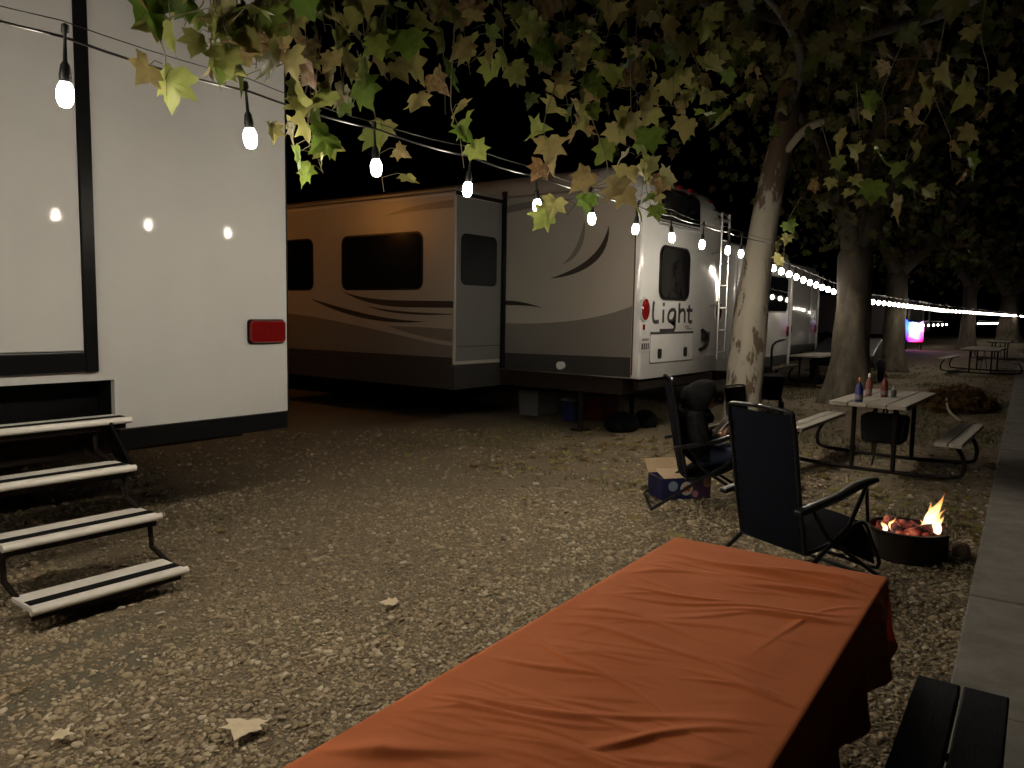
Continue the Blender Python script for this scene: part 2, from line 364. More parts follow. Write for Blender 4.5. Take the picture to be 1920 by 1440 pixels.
for i, (y0, y1, z) in enumerate(lv):
    x1 = (SX1-.03 if i == 0 else SX1) if i < 3 else 2.50; x0 = SX0 if i < 3 else 1.42
    MB().box(x0, x1, y0, y1, z-.03, z).build('tread', alu_white, es, bevel=.007)
    MB().tube([(x0-.004, y0+.002, z-.018), (x1+.012, y0+.002, z-.018)], .021, 12).build('tread_nosing', alu_white, es, smooth=True)
    MB().box(x0+.01, x1-.005, y0+.045, y0+.115, z-.004, z+.003).build('grip_strip', grip_m, es)
    MB().box(x0+.01, x1-.01, y0+.03, y0+.05, z-.075, z-.032).build('tread_rail', steel_dark, es)

# ------------------------------------------------------------------ fifth-wheel trailer (centre)
T = empty('fifth_wheel_trailer', (10, 4.57, 0), label='cream and brown fifth wheel trailer with rear ladder and dark swooshes, behind the pale tree', cat='trailer'); org(T)
BX0, BX1, RY = 8.72, 11.28, 4.57
def sidef(X): return lambda y, z: (X, y, z)
def rearf(Y): return lambda x, z: (x, Y, z)
def shell_ring(y, zt, ins, rt=.30, rb=.03):
    x0, x1, p = BX0+ins, BX1-ins, []
    for cx, cz, r, a0 in ((x1-rt, zt-rt, rt, 0), (x0+rt, zt-rt, rt, 90), (x0+rb, .77+rb, rb, 180), (x1-rb, .77+rb, rb, 270)):
        for k in range(9): a_ = R(a0+90*k/8); p.append((cx+r*math.cos(a_), y, cz+r*math.sin(a_)))
    return p
def loft(rings):
    mb = MB(); n = len(rings[0])
    for r_ in rings: mb.v += r_
    for i in range(len(rings)-1):
        for k in range(n): mb.f.append((i*n+k, i*n+(k+1) % n, (i+1)*n+(k+1) % n, (i+1)*n+k))
    mb.f += [tuple(range(n)), tuple(range((len(rings)-1)*n, len(rings)*n))[::-1]]; return mb
cap = loft([shell_ring(RY+y_, z_, i_) for y_, z_, i_ in ((0, 3.06, .05), (.012, 3.12, .02), (.05, 3.22, .004), (.13, 3.34, 0), (.28, 3.44, 0), (.5, 3.50, 0), (.7, 3.52, 0))]).build('rear_cap', rv_rear, T, smooth=True)
loft([shell_ring(RY+.701, 3.515, .012), shell_ring(14.5, 3.515, .012)]).build('body', rv_cream, T, smooth=True)
MB().prism([(RY+.10, .80), (RY+.10, 2.98), (RY+.35, 3.15), (RY+.6, 3.18), (14.4, 3.18), (14.4, .80)], sidef(BX0-.006), (.005, 0, 0)).build('side_skin', rv_cream, T)
for x_ in (BX0-.022, BX1-.004): MB().box(x_, x_+.026, RY+.5, 14.5, 3.185, 3.215).build('roof_gutter', rv_grey, T, bevel=.008)
MB().box(BX0-.012, BX0-.004, RY+.085, RY+.10, .82, 2.98).build('corner_seam', mat('seam_maroon', (.07, .02, .02), .5), T)
# side graphics
def side_graphic(name, poly, ma, X, parent): return MB().prism(poly, sidef(X-.004), (.0035, 0, 0)).build(name, ma, parent)
low = bez((6.72, 1.44), (6.0, 1.43), (5.2, 1.50), (RY+.11, 1.70))
side_graphic('lower_graphic', low+[(RY+.11, 1.05), (6.72, 1.02)], rv_grey, BX0-.006, T)
side_graphic('base_graphic', [(6.72, 1.018), (RY+.11, 1.048), (RY+.11, .79), (6.72, .79)], rv_dark, BX0-.006, T)
c1 = bez((5.95, 2.06), (5.5, 2.08), (5.0, 2.25), (5.05, 2.72)); c2 = bez((5.05, 2.72), (5.15, 2.4), (5.35, 2.22), (5.95, 2.06))
side_graphic('swoosh', c1+c2[1:-1], stripe_m, BX0-.006, T)
c1 = bez((5.75, 2.25), (5.55, 2.28), (5.36, 2.5), (5.42, 2.8)); c2 = bez((5.42, 2.8), (5.5, 2.5), (5.6, 2.35), (5.75, 2.25))
side_graphic('swoosh', c1+c2[1:-1], rv_grey, BX0-.006, T)
side_graphic('stripe', bez((6.72, 1.76), (6.5, 1.76), (6.3, 1.73), (6.05, 1.66))+bez((6.05, 1.66), (6.3, 1.70), (6.5, 1.69), (6.72, 1.70))[1:], stripe_m, BX0-.006, T)
side_graphic('stripe', bez((6.72, 3.08), (6.3, 3.14), (5.9, 3.12), (5.5, 3.1))+bez((5.5, 3.1), (5.9, 3.08), (6.3, 3.02), (6.72, 2.98))[1:], rv_grey, BX0-.006, T)
# slide-out room
SXF, SYR, SYE, SZ0, SZ1 = 7.68, 6.76, 11.6, .55, 3.16
so = MB().box(SXF, BX0-.02, SYR, SYE, SZ0+.33, SZ1).build('slide_out', rv_cream, T, bevel=.012)
MB().box(SXF+.004, BX0-.02, SYR+.004, SYE, SZ0, SZ0+.329).build('slide_skirt', rv_dark, so)
MB().box(SXF-.02, BX0-.03, SYR-.02, SYE, SZ1+.002, SZ1+.05).build('slide_roof', rv_grey, so, bevel=.008)
MB().box(SXF+.03, BX0-.02, SYR-.006, SYR-.001, .93, 3.10).build('end_panel', mat('rv_grey_end_panel', (.115, .115, .11), .3), so)
MB().box(SXF+.05, BX0-.04, SYR-.009, SYR-.0065, 1.12, 1.13).build('panel_seam', stripe_m, so)
MB().box(BX0-.06, BX0-.004, SYR-.06, SYR-.002, .80, 3.28).build('slide_seal', black_trim, so, bevel=.008)
MB().box(SXF, BX0-.06, SYR-.03, SYR-.008, 3.11, 3.158).build('end_cornice', black_trim, so)
MB().prism(rrect(7.79, 8.55, 1.95, 2.63, .09), rearf(SYR-.02), (0, .0135, 0)).build('window', glass_dark, so, bevel=.005)
for y0, y1 in ((7.36, 8.97), (9.68, 10.9)):
    wn = MB().prism(rrect(y0, y1, 1.905, 2.65, .1), sidef(SXF-.016), (.015, 0, 0)).build('window', glass_dark, so, bevel=.005)
    a, b = rrect(y0-.025, y1+.025, 1.88, 2.675, .12), None
    MB().prism(a, sidef(SXF-.008), (.0075, 0, 0)).build('window_frame', black_trim, wn)
side_graphic('stripe', bez((9.0, 1.87), (8.4, 1.70), (7.6, 1.74), (6.78, 1.73))+bez((6.78, 1.64), (7.6, 1.65), (8.3, 1.58), (9.0, 1.87))[:-1], stripe_m, SXF, so)
side_graphic('stripe', bez((9.75, 1.76), (9.0, 1.62), (8.2, 1.45), (7.25, 1.45))+bez((7.25, 1.45), (8.0, 1.38), (8.9, 1.46), (9.75, 1.76))[1:-1], stripe_m, SXF, so)
side_graphic('stripe', bez((8.5, 1.66), (8.0, 1.58), (7.5, 1.57), (6.80, 1.56))+bez((6.80, 1.55), (7.4, 1.53), (8.0, 1.53), (8.5, 1.66))[:-1], stripe_m, SXF, so)
side_graphic('lower_graphic', bez((11.5, 1.56), (9.5, 1.54), (8.3, 1.30), (7.0, 1.15))+[(6.79, 1.14), (6.79, .985), (11.5, .96)], rv_grey, SXF, so)
side_graphic('lower_graphic', bez((8.0, 1.37), (7.6, 1.38), (7.2, 1.37), (6.79, 1.36))+bez((6.79, 1.19), (7.0, 1.2), (7.5, 1.25), (8.0, 1.37))[:-1], rv_grey, SXF, so)
side_graphic('base_graphic', [(11.5, .957), (6.79, .982), (6.79, .885), (11.5, .885)], rv_dark, SXF, so)
side_graphic('stripe', bez((8.05, 2.92), (7.7, 3.02), (7.2, 3.04), (6.79, 3.05))+bez((6.79, 2.95), (7.2, 2.95), (7.6, 2.95), (8.05, 2.92))[:-1], rv_grey, SXF, so)
side_graphic('upper_graphic', [(11.5, 3.13), (11.5, 3.10), (6.79, 3.115), (6.79, 3.13)], rv_rear, SXF, so)
# rear wall fittings
def rear_piece(name, poly, ma, th, parent=T, bevel=0, y=RY): return MB().prism(poly, rearf(y-th), (0, th-.001, 0)).build(name, ma, parent, bevel=bevel)
wn = rear_piece('window', rrect(9.24, 10.12, 1.82, 2.48, .13), glass_dark, .022, bevel=.005); rear_piece('window_frame', rrect(9.21, 10.15, 1.79, 2.51, .15), black_trim, .012, wn)
mb = MB(); mb.prism(rrect(9.12, 10.42, 0, .42, .08), lambda x, z: (x, RY-.014+.25*max(0, z-.2)**2, 2.80+z), (0, .05, 0)); wn = mb.build('upper_window', glass_dark, T)
for zz in (2.82, 2.76): MB().tube([(9.15, RY-.03, zz), (10.40, RY-.03, zz)], .012, 8).build('awning_rail', chrome, wn, smooth=True)
for x in (8.82, 11.20):
    t_ = rear_piece('tail_light', ell(x, 1.66, .095, .135), red_lens, .04, bevel=.012); rear_piece('light_bezel', ell(x, 1.66, .115, .155), rv_rear, .02, t_)
hp = rear_piece('storage_hatch', rrect(9.02, 10.32, .97, 1.34, .03), rv_rear, .012, bevel=.004)
rear_piece('hatch_hinge', [(9.02, 1.345), (10.32, 1.345), (10.32, 1.37), (9.02, 1.37)], rv_dark, .02, hp)
rear_piece('hatch_seam', rrect(9.005, 10.335, .955, 1.352, .03), rv_grey, .004, hp)
for x in (9.27, 10.07): rear_piece('latch', rrect(x-.045, x+.045, 1.02, 1.15, .03), black_plastic, .03, hp, bevel=.006)
pltm = mat('plate_sticker', (.42, .42, .40), .5)
p_ = rear_piece('number_plate', rrect(8.74, 9.0, 1.12, 1.33, .015), pltm, .008)
for k, (x0, x1) in enumerate(((8.77, 8.81), (8.83, 8.87), (8.89, 8.92), (8.94, 8.97))): rear_piece('plate_mark', [(x0, 1.15), (x1, 1.15), (x1, 1.23), (x0, 1.23)], rv_dark, .011, p_)
rear_piece('plate_band', [(8.78, 1.26), (8.96, 1.26), (8.96, 1.29), (8.78, 1.29)], rv_grey, .011, p_)
for x in (9.66, 10.0, 10.34): MB().box(x-.05, x+.05, RY+.10, RY+.18, 3.325, 3.375).build('clearance_lamp', red_lens, T, bevel=.012)
for x in (9.05, 10.95): MB().box(x-.05, x+.05, RY+.06, RY+.14, 3.24, 3.29).build('clearance_lamp', red_lens, T, bevel=.012)
# lettering "Light"
letm = mat('lettering_dark_grey', (.03, .03, .032), .4, spec=.15)
def stroke(paths, wd=.05):
    mb = MB()
    for pts in paths:
        n = len(pts); L = []; Rr = []
        for i in range(n):
            a = Vector(pts[max(i-1, 0)]); b = Vector(pts[min(i+1, n-1)]); t = (b-a).normalized(); nn = Vector((-t.y, t.x))*wd/2; p = Vector(pts[i])
            L.append(p+nn); Rr.append(p-nn)
        mb.prism([tuple(q) for q in L]+[tuple(q) for q in reversed(Rr)], rearf(RY-.006), (0, .005, 0))
    return mb
zb, zt, zx = 1.50, 1.76, 1.665
letters = [
    [[(9.10, zt)]+bez((9.08, zt-.02), (9.06, 1.6), (9.06, zb), (9.14, zb))+[(9.24, zb+.005)]],
    [[(9.37, zx), (9.37, zb-.01)], [(9.375, zx+.045), (9.375, zx+.09)]],
    [bez((9.73, zx-.01), (9.52, zx+.05), (9.46, zb+.02), (9.58, zb+.01))+bez((9.62, zb+.01), (9.68, zb+.02), (9.72, zb+.06), (9.735, zx-.01))[0:]+[(9.735, 1.47)]+bez((9.735, 1.45), (9.735, 1.38), (9.66, 1.385), (9.60, 1.385))+[(9.28, 1.385)]],
    [[(9.86, zt), (9.86, zb-.01)], bez((9.86, zx-.06), (9.9, zx+.02), (10.04, zx+.03), (10.04, zx-.06))+[(10.04, zb-.01)]],
    [[(10.18, zt-.02)]+bez((10.18, 1.68), (10.17, 1.58), (10.16, zb), (10.22, zb))+[(10.29, zb+.005)], [(10.10, zx), (10.29, zx)]],
]
for q in letters: stroke(q).build('letter', letm, T)
for (x0, x1, z) in ((10.05, 10.2, 1.43), (10.1, 10.3, 1.40)): rear_piece('small_mark', [(x0, z), (x1, z-.005), (x1, z+.012), (x0, z+.016)], rv_grey, .004)
rear_piece('red_sticker', rrect(8.80, 8.86, 1.40, 1.47, .01), red_lens, .004)
# ladder
ld = MB()
for x in (10.93, 11.22):
    ld.tube(smooth_path([(x, RY-.13, .95), (x, RY-.13, 2.9), (x, RY-.11, 3.05), (x, RY-.02, 3.12), (x, RY+.08, 3.12)], 5), .018, 8)
    for z in (1.0, 1.75, 2.5, 3.0): ld.tube([(x, RY-.13, z), (x, RY+.02, z)], .012, 6)
ld = ld.build('ladder', chrome, T, smooth=True)
for z in (1.05, 1.38, 1.71, 2.04, 2.37, 2.70, 3.0): MB().tube([(10.93, RY-.13, z), (11.22, RY-.13, z)], .015, 8).build('rung', chrome, ld, smooth=True)
MB().box(10.62, 10.80, RY-.07, RY-.002, 1.22, 1.36).build('hose_bracket', black_plastic, T, bevel=.01)
MB().tube(smooth_path([(10.6, RY-.03, 1.38), (10.72, RY-.06, 1.3), (10.7, RY-.05, 1.15), (10.55, RY-.03, 1.1)], 5), .03, 8).build('hose', black_plastic, T, smooth=True)
MB().box(BX0+.05, BX1-.05, RY+.25, 14, .55, .768).build('chassis', steel_dark, T)
MB().box(BX0+.1, BX1-.1, RY+.03, RY+.12, .62, .74).build('bumper', steel_dark, T, bevel=.01)
MB().lathe([(.02, 0), (.06, 0), (.06, .09), (.02, .09)], (0, 0, 0), 14, 'x')
MB().lathe([(.02, -.03), (.055, -.03), (.055, .03), (.02, .03)], (BX0-.04, 5.72, .89), 14, 'x').build('fuel_cap', rv_white, T, smooth=True)
for x, y in ((8.95, 5.55), (9.95, 5.3)):
    j = MB(); j.tube([(x, y, .02), (x, y, .6)], .035, 10); j.box(x-.1, x+.1, y-.1, y+.1, -.01, .02); j.tube([(x, y, .12), (x+.3, y+.25, .6)], .012, 6)
    j.build('stabiliser_jack', steel_dark, T, smooth=True)
for y in (9.2, 10.2):
    for x in (BX0-.0, BX1-.3):
        wh = MB().lathe([(.12, -.12), (.34, -.12), (.39, -.06), (.39, .06), (.34, .12), (.12, .12)], (x+.15, y, .37), 24, 'x').build('wheel', rubber, T, smooth=True)
        MB().lathe([(.02, -.02), (.15, -.02), (.2, 0), (.2, .02), (.02, .02)], (x+.03, y, .37), 16, 'x').build('rim', steel_dark, wh, smooth=True)
org(None)

# clutter in the shade under the fifth wheel
def blob(name, c, r, ma, label, cat, seed=0, **k):
    mb = MB(); bm = bmesh.new(); bmesh.ops.create_icosphere(bm, subdivisions=3, radius=1)
    for v in bm.verts:
        n = 1+.10*noise.noise(v.co*1.7+Vector((seed, 0, 0))); z = v.co.z
        v.co = Vector((v.co.x*r[0]*n, v.co.y*r[1]*n, max(-.55, z)*r[2]*n)) if z < 0 else Vector((v.co.x*r[0]*n, v.co.y*r[1]*n, z*r[2]*n))
    zmin = min(v.co.z for v in bm.verts)
    mb.add([v.co-Vector((0, 0, zmin)) for v in bm.verts], [tuple(v.index for v in f.verts) for f in bm.faces]); bm.free()
    o = mb.build(name, ma, smooth='all'); o.location = c; return tag(o, label, cat, **k)
bag_m = mat('black_bag_fabric', (.005, .005, .006), .8, spec=.06, bump=.4, bscale=9)
blob('duffel_bag', (9.35, 5.12, -.02), (.30, .22, .17), bag_m, 'rounded black duffel bag beside the trailer jack, the larger of two', 'bag', 1)
blob('duffel_bag', (9.92, 5.06, -.02), (.2, .17, .16), bag_m, 'smaller black bag on the recliner side of the trailer jack', 'bag', 5)
def crate(name, c, sx, sy, sz, ma, label, cat, lid=None):
    e = empty(name, c, label=label, cat=cat)
    MB().add([(-sx*.9, -sy*.9, 0), (sx*.9, -sy*.9, 0), (sx*.9, sy*.9, 0), (-sx*.9, sy*.9, 0), (-sx, -sy, sz), (sx, -sy, sz), (sx, sy, sz), (-sx, sy, sz)],
             [(0, 1, 2, 3), (4, 5, 6, 7), (0, 1, 5, 4), (1, 2, 6, 5), (2, 3, 7, 6), (3, 0, 4, 7)]).build('tub', ma, e, bevel=.015)
    MB().box(-sx*1.05, sx*1.05, -sy*1.05, sy*1.05, sz+.001, sz+.05).build('lid', lid or ma, e, bevel=.012)
    return e
crate('storage_tub', (10.3, 6.05, -.02), .28, .2, .34, mat('red_plastic', (.12, .014, .012), .5), 'dull red plastic storage tub under the fifth wheel trailer', 'tub')
crate('cooler', (10.0, 7.0, -.02), .30, .2, .36, mat('dull_grey_plastic', (.16, .16, .155), .5), 'pale cooler box deep under the fifth wheel trailer', 'cooler')
crate('water_jug', (9.75, 6.2, -.02), .12, .12, .30, mat('blue_plastic', (.012, .02, .09), .5), 'small blue water jug between cooler and red tub under trailer', 'jug', mat('dull_grey_plastic', (.16, .16, .155), .5))

# ------------------------------------------------------------------ trailers further down the row
def far_trailer(x0, x1, y0, name, label, wall, h=3.1, win=(), b=.7):
    e = empty(name, ((x0+x1)/2, y0, 0), label=label, cat='trailer'); org(e)
    pr_ = [(y0, b), (y0, h-.35), (y0+.12, h-.1), (y0+.4, h), (y0+7.5, h), (y0+7.5, b)]
    MB().prism(pr_, lambda y, z: (x0, y, z), (x1-x0, 0, 0)).build('body', wall, e, bevel=.05, smooth=True)
    MB().box(x0+.03, x1-.03, y0-.006, y0-.001, b+.01, b+.2).build('skirt', rv_dark, e)
    for (a, c, z0, z1) in win:
        wn = MB().prism(rrect(a, c, z0, z1, .08), rearf(y0-.03), (0, .028, 0)).build('window', glass_dark, e, bevel=.006)
        MB().prism(rrect(a-.03, c+.03, z0-.03, z1+.03, .1), rearf(y0-.015), (0, .014, 0)).build('window_frame', black_trim, wn)
    for x in (x0+.15, x1-.15): MB().prism(ell(x, 1.3, .06, .1), rearf(y0-.03), (0, .028, 0)).build('tail_light', red_lens, e)
    MB().box(x0+.1, x1-.1, y0+.3, y0+7, .45, b-.002).build('chassis', steel_dark, e)
    for yy in (y0+3.4, y0+4.3):
        for xx in (x0+.1, x1-.1): MB().lathe([(.1, -.1), (.34, -.1), (.36, 0), (.34, .1), (.1, .1)], (xx, yy, .34), 18, 'x').build('wheel', rubber, e, smooth=True)
    for x in (x0+.08, x1-.08): MB().tube([(x, y0-.02, b), (x, y0-.02, h-.4)], .03, 8).build('corner_post', rv_rear, e, smooth=True)
    org(None); return e
far_trailer(13.0, 16.1, 5.0, 'white_trailer', 'white trailer with wide dark rear window seen right of the pale tree', rv_rear, 2.95, ((13.25, 14.2, 1.65, 2.3), (14.5, 15.8, 1.70, 2.35)), .62)
far_trailer(18.9, 21.3, 5.9, 'grey_trailer', 'grey trailer catching violet reflections, just left of the thick tree', mat('rv_grey_gloss', (.30, .29, .29), .12, coat=.6), 3.0, (), .7)
far_trailer(26.5, 29.4, 8.2, 'dark_blue_trailer', 'dark blue trailer in shadow directly behind the thick tree', mat('rv_navy', (.03, .045, .16), .3), 3.0, ((27, 28.2, 1.5, 2.3),), .6)
far_trailer(52, 55, 9.5, 'distant_trailer', 'distant pale trailer to the right of the glowing display', rv_cream, 3.0, ((52.6, 54.2, 1.5, 2.2),), .6)
far_trailer(66, 69, 10.5, 'farthest_trailer', 'farthest dim trailer behind the last trees', rv_grey, 3.0, ((66.6, 68.2, 1.5, 2.2),), .6)

# low cargo trailer with tarp between tree and far trailers
e = empty('utility_trailer', (21.0, 5.0, 0), R(8), label='low dark utility trailer with sloping tarp beside the grey trailer', cat='trailer')
tarp = mat('black_tarp', (.018, .018, .02), .5, bump=.4, bscale=6)
MB().prism([(-1.5, .55), (1.5, .55), (1.5, 1.05), (.2, .95), (-1.5, .72)], lambda y, z: (y, -.7, z), (0, 1.4, 0)).build('tarp_cover', tarp, e, bevel=.03)
MB().box(-1.5, 1.5, -.72, .72, .42, .548).build('bed', steel_dark, e)
for yy in (-.8, .8): MB().lathe([(.1, -.08), (.28, -.08), (.3, 0), (.28, .08), (.1, .08)], (0, yy, .28), 18, 'y').build('wheel', rubber, e, smooth=True)

# ------------------------------------------------------------------ string lights
bulb_m = mat('warm_white_bulb', (1, .95, .85), .3, emit=(1.0, .885, .72), estr=BULB)
bulb_far = mat('small_warm_bulb', (1, .95, .85), .3, emit=(1.0, .885, .72), estr=BULB*.24)
for bm_, side, down in ((bulb_m, BULB*.72, BULB*4.0), (bulb_far, BULB*.13, BULB*.32)):     # LED bulbs: the chips face down, the sides only glow
    t = bm_.node_tree; ge = t.nodes.new('ShaderNodeNewGeometry'); sx_ = t.nodes.new('ShaderNodeSeparateXYZ'); t.links.new(ge.outputs['Normal'], sx_.inputs[0])
    mr_ = t.nodes.new('ShaderNodeMapRange'); mr_.inputs[1].default_value = -.12; mr_.inputs[2].default_value = -.85; mr_.inputs[3].default_value = side; mr_.inputs[4].default_value = down
    t.links.new(sx_.outputs[2], mr_.inputs[0]); t.links.new(mr_.outputs[0], t.nodes['Principled BSDF'].inputs['Emission Strength'])
socket_m = mat('socket_rubber', (.012, .012, .012), .5)
bulb_prof = [(.004, -.016), (.017, -.012), (.025, .0), (.030, .018), (.030, .046), (.024, .066), (.016, .078), (.012, .084)]
def me_of(o):
    me = o.data; bpy.data.objects.remove(o); return me
BME = me_of(MB().lathe(bulb_prof, (0, 0, -.042), 10).build('bulb', bulb_m, smooth=True))
BME_S = me_of(MB().lathe([(.012, -.02), (.040, .0), (.045, .05), (.016, .085)], (0, 0, -.042), 6).build('bulb', bulb_far, smooth=True))
SME = me_of(MB().lathe([(.014, -.048), (.021, -.046), (.022, -.02), (.017, .015), (.008, .03), (.006, .11), (.008, .125), (.015, .135), (.013, .16), (.004, .165)], (0, 0, .08), 12).build('socket', socket_m, smooth=True))
SME_S = me_of(MB().lathe([(.014, -.045), (.021, -.04), (.017, .0), (.008, .03), (.006, .15)], (0, 0, .08), 5).build('socket', socket_m))
def strand(label, bulbs, ends, small=False, wire2=True, dz=.20, sag=.015):
    c0 = Vector(bulbs[len(bulbs)//2]); c0.z = 0
    e = empty('string_lights', c0, label=label, cat='string lights', group='festoon light strands'); org(e)
    pts = [Vector(b)+Vector((0, 0, dz)) for b in bulbs]
    if ends[0]: pts = [Vector(ends[0])]+pts
    if ends[1]: pts = pts+[Vector(ends[1])]
    dense = []
    for a, b in zip(pts[:-1], pts[1:]):
        for k in range(5):
            t = k/5; dense.append(a.lerp(b, t)-Vector((0, 0, sag*4*t*(1-t))))
    dense.append(pts[-1])
    MB().tube(dense, .0055 if not small else .006, 6).build('cable', cable_m, e, smooth='all')
    if wire2: MB().tube([p+Vector((0, .01, .035+.03*abs(math.sin(i*.21)))) for i, p in enumerate(dense)], .0022, 4).build('guide_wire', steel_dark, e)
    for b in bulbs:
        so_ = bpy.data.objects.new('socket', SME_S if small else SME); col.objects.link(so_); so_.parent = e; so_.location = Vector(b)-c0; so_.rotation_euler = (random.gauss(0, .07), random.gauss(0, .07), random.uniform(0, 6))
        bu = bpy.data.objects.new('bulb', BME_S if small else BME); col.objects.link(bu); bu.parent = so_
    org(None); return e
B1 = [(1.36+.822*k, 3.16+.035*k, 2.40-.004*min(k, 8)) for k in range(-6, 10)]+[(9.30, 3.52, 2.37)]
strand('nearest light strand with large bulbs hanging in front of both near trailers', B1, ((-4.3, 2.9, 2.75), (10.75, 3.66, 2.62)))
B2 = [(12.3+.40*k, 4.12, 2.37-.071*k*.40*1.02) for k in range(0, 10)]
B2 += [(16.3+.55*k, 4.12, 2.085-.038*k*.55) for k in range(1, 6)]
B2 += [(19.3+.66*k, 4.12+.012*k, 1.98-.0035*k) for k in range(0, 20)]
strand('light strand running behind the thick tree down the row of trailers', B2, ((11.2, 4.2, 2.66), (33.2, 4.5, 2.2)), small=True, wire2=False, dz=.17)
B3 = [(33.6+1.1*k, 4.5, 1.93) for k in range(0, 36)]
strand('distant light strand at the far right end of the row', B3, ((33.2, 4.5, 2.2), None), small=True, wire2=False, dz=.17)
B4 = [(44+1.6*k, 7.2, 1.25+.004*k) for k in range(0, 7)]
strand('short faint strand of bulbs right of the glowing display', B4, (None, None), small=True, wire2=False)
B5 = [(60+1.7*k, 6.2, 1.35) for k in range(0, 12)]
strand('lower faint strand of bulbs between the last two trees', B5, (None, None), small=True, wire2=False)

# ------------------------------------------------------------------ leaves and trees
def leaf_mesh(seed):
    rd = random.Random(seed)
    half = [(0, .0), (.13, -.09), (.30, -.11), (.38, .0), (.62, .07), (.53, .20), (.43, .29), (.49, .40), (.60, .60), (.42, .58), (.27, .60), (.22, .72), (.10, .88), (0, 1.04)]
    out = [(x+rd.uniform(-.02, .02)*(x > 0), y+rd.uniform(-.02, .02)) for x, y in half]
    left = [(-x+rd.uniform(-.02, .02), y) for x, y in out[1:-1]][::-1]
    ring = out+left; c = (0, .36)
    fold = rd.uniform(-.1, .45); droop = rd.uniform(.1, 1.0); cup = rd.uniform(-.35, .6); tw_ = rd.uniform(-.35, .35)
    def z(x, y): return fold*abs(x)-droop*y*y*.5-cup*x*x+tw_*x*y+.06*math.sin(x*9+seed)*math.cos(y*7)
    vs = [(x, y, z(x, y)) for x, y in ring]; n = len(ring)
    inner = [((x-c[0])*.5+c[0], (y-c[1])*.5+c[1]) for x, y in ring]
    vs += [(x, y, z(x, y)) for x, y in inner]; vs.append((c[0], c[1], z(*c)))
    fs = []
    for i in range(n):
        j = (i+1) % n; fs.append((i, j, j+n, i+n)); fs.append((i+n, j+n, 2*n))
    return vs, fs
def leaf_material(name, src, dk=1.0):
    ma = bpy.data.materials.new(name); ma.use_nodes = True; t = ma.node_tree; N = t.nodes; Lk = t.links; b = N['Principled BSDF']
    if src == 'object': s_ = N.new('ShaderNodeObjectInfo').outputs['Random']
    else:
        a = N.new('ShaderNodeAttribute'); a.attribute_name = 'tint'; s_ = a.outputs['Fac']
    rp = N.new('ShaderNodeValToRGB'); el = rp.color_ramp.elements
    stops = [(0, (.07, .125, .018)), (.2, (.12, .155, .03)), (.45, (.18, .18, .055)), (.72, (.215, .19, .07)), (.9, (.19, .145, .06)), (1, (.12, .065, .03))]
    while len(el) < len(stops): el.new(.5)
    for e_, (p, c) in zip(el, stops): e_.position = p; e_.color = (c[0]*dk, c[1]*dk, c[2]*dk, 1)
    tc = N.new('ShaderNodeTexCoord'); n = N.new('ShaderNodeTexNoise'); n.inputs['Scale'].default_value = 5 if src == 'object' else 12; n.inputs['Detail'].default_value = 5
    Lk.new(tc.outputs['Object'], n.inputs['Vector'])
    ma_ = N.new('ShaderNodeMath'); ma_.operation = 'MULTIPLY_ADD'; ma_.inputs[1].default_value = .5; Lk.new(n.outputs[0], ma_.inputs[0])
    sb = N.new('ShaderNodeMath'); sb.operation = 'SUBTRACT'; sb.inputs[1].default_value = .25; Lk.new(s_, sb.inputs[0]); Lk.new(sb.outputs[0], ma_.inputs[2])
    Lk.new(ma_.outputs[0], rp.inputs[0]); Lk.new(rp.outputs[0], b.inputs['Base Color']); b.inputs['Roughness'].default_value = .55
    b.inputs['Specular IOR Level'].default_value = .3
    tr = N.new('ShaderNodeBsdfTranslucent'); Lk.new(rp.outputs[0], tr.inputs['Color'])
    mx = N.new('ShaderNodeMixShader'); mx.inputs[0].default_value = .45
    Lk.new(b.outputs[0], mx.inputs[1]); Lk.new(tr.outputs[0], mx.inputs[2])
    Lk.new(mx.outputs[0], N['Material Output'].inputs['Surface'])
    return ma
leaf_obj_m = leaf_material('sycamore_leaf', 'object'); leaf_mass_m = leaf_material('sycamore_foliage', 'attr', .42)  # mass foliage is a darkened leaf copy, painting in the unlit crown
leaf_dead_m = leaf_material('dead_leaves', 'attr', 1.35)
LV = [leaf_mesh(k) for k in range(12)]
LME = []
for k, (vs, fs) in enumerate(LV): LME.append(me_of(MB().add(vs, fs).build('leaf', leaf_obj_m, smooth='all')))
def leaf_matrix(p, size, rd, hang=.75):
    """stem at p, blade hanging down with random turn"""
    tip = Vector((rd.gauss(0, .55), rd.gauss(0, .55), -1 if rd.random() < hang else rd.uniform(-.6, .3))).normalized()
    nrm = Vector((rd.gauss(0, 1), rd.gauss(0, 1), rd.gauss(0, .45)+.3)); nrm = (nrm-tip*nrm.dot(tip)).normalized()
    x = tip.cross(nrm); M = Matrix((x, tip, nrm)).transposed().to_4x4()
    return Matrix.Translation(p) @ M @ Matrix.Scale(size, 4)
def leaf_mass(name, mats, parent, ma=None):
    """many leaves as one mesh; mats: list of (matrix, tint)"""
    V = []; F = []; tint = []; o = 0
    arrs = [(np.array([(*v, 1) for v in vs]), fs) for vs, fs in LV]
    for i, (M, tn) in enumerate(mats):
        a, fs = arrs[i % len(arrs)]; V.append((a @ np.array(M).T)[:, :3]); F += [tuple(j+o for j in f) for f in fs]; o += len(a); tint += [tn]*len(a)
    me = bpy.data.meshes.new(name); me.from_pydata((np.concatenate(V)-np.array(ORG)).tolist(), [], F)
    at_ = me.attributes.new('tint', 'FLOAT', 'POINT'); at_.data.foreach_set('value', tint)
    me.polygons.foreach_set('use_smooth', [True]*len(me.polygons)); me.materials.append(ma or leaf_mass_m)
    ob = bpy.data.objects.new(name, me); col.objects.link(ob); ob.parent = parent; ob['kind'] = 'stuff'; return ob

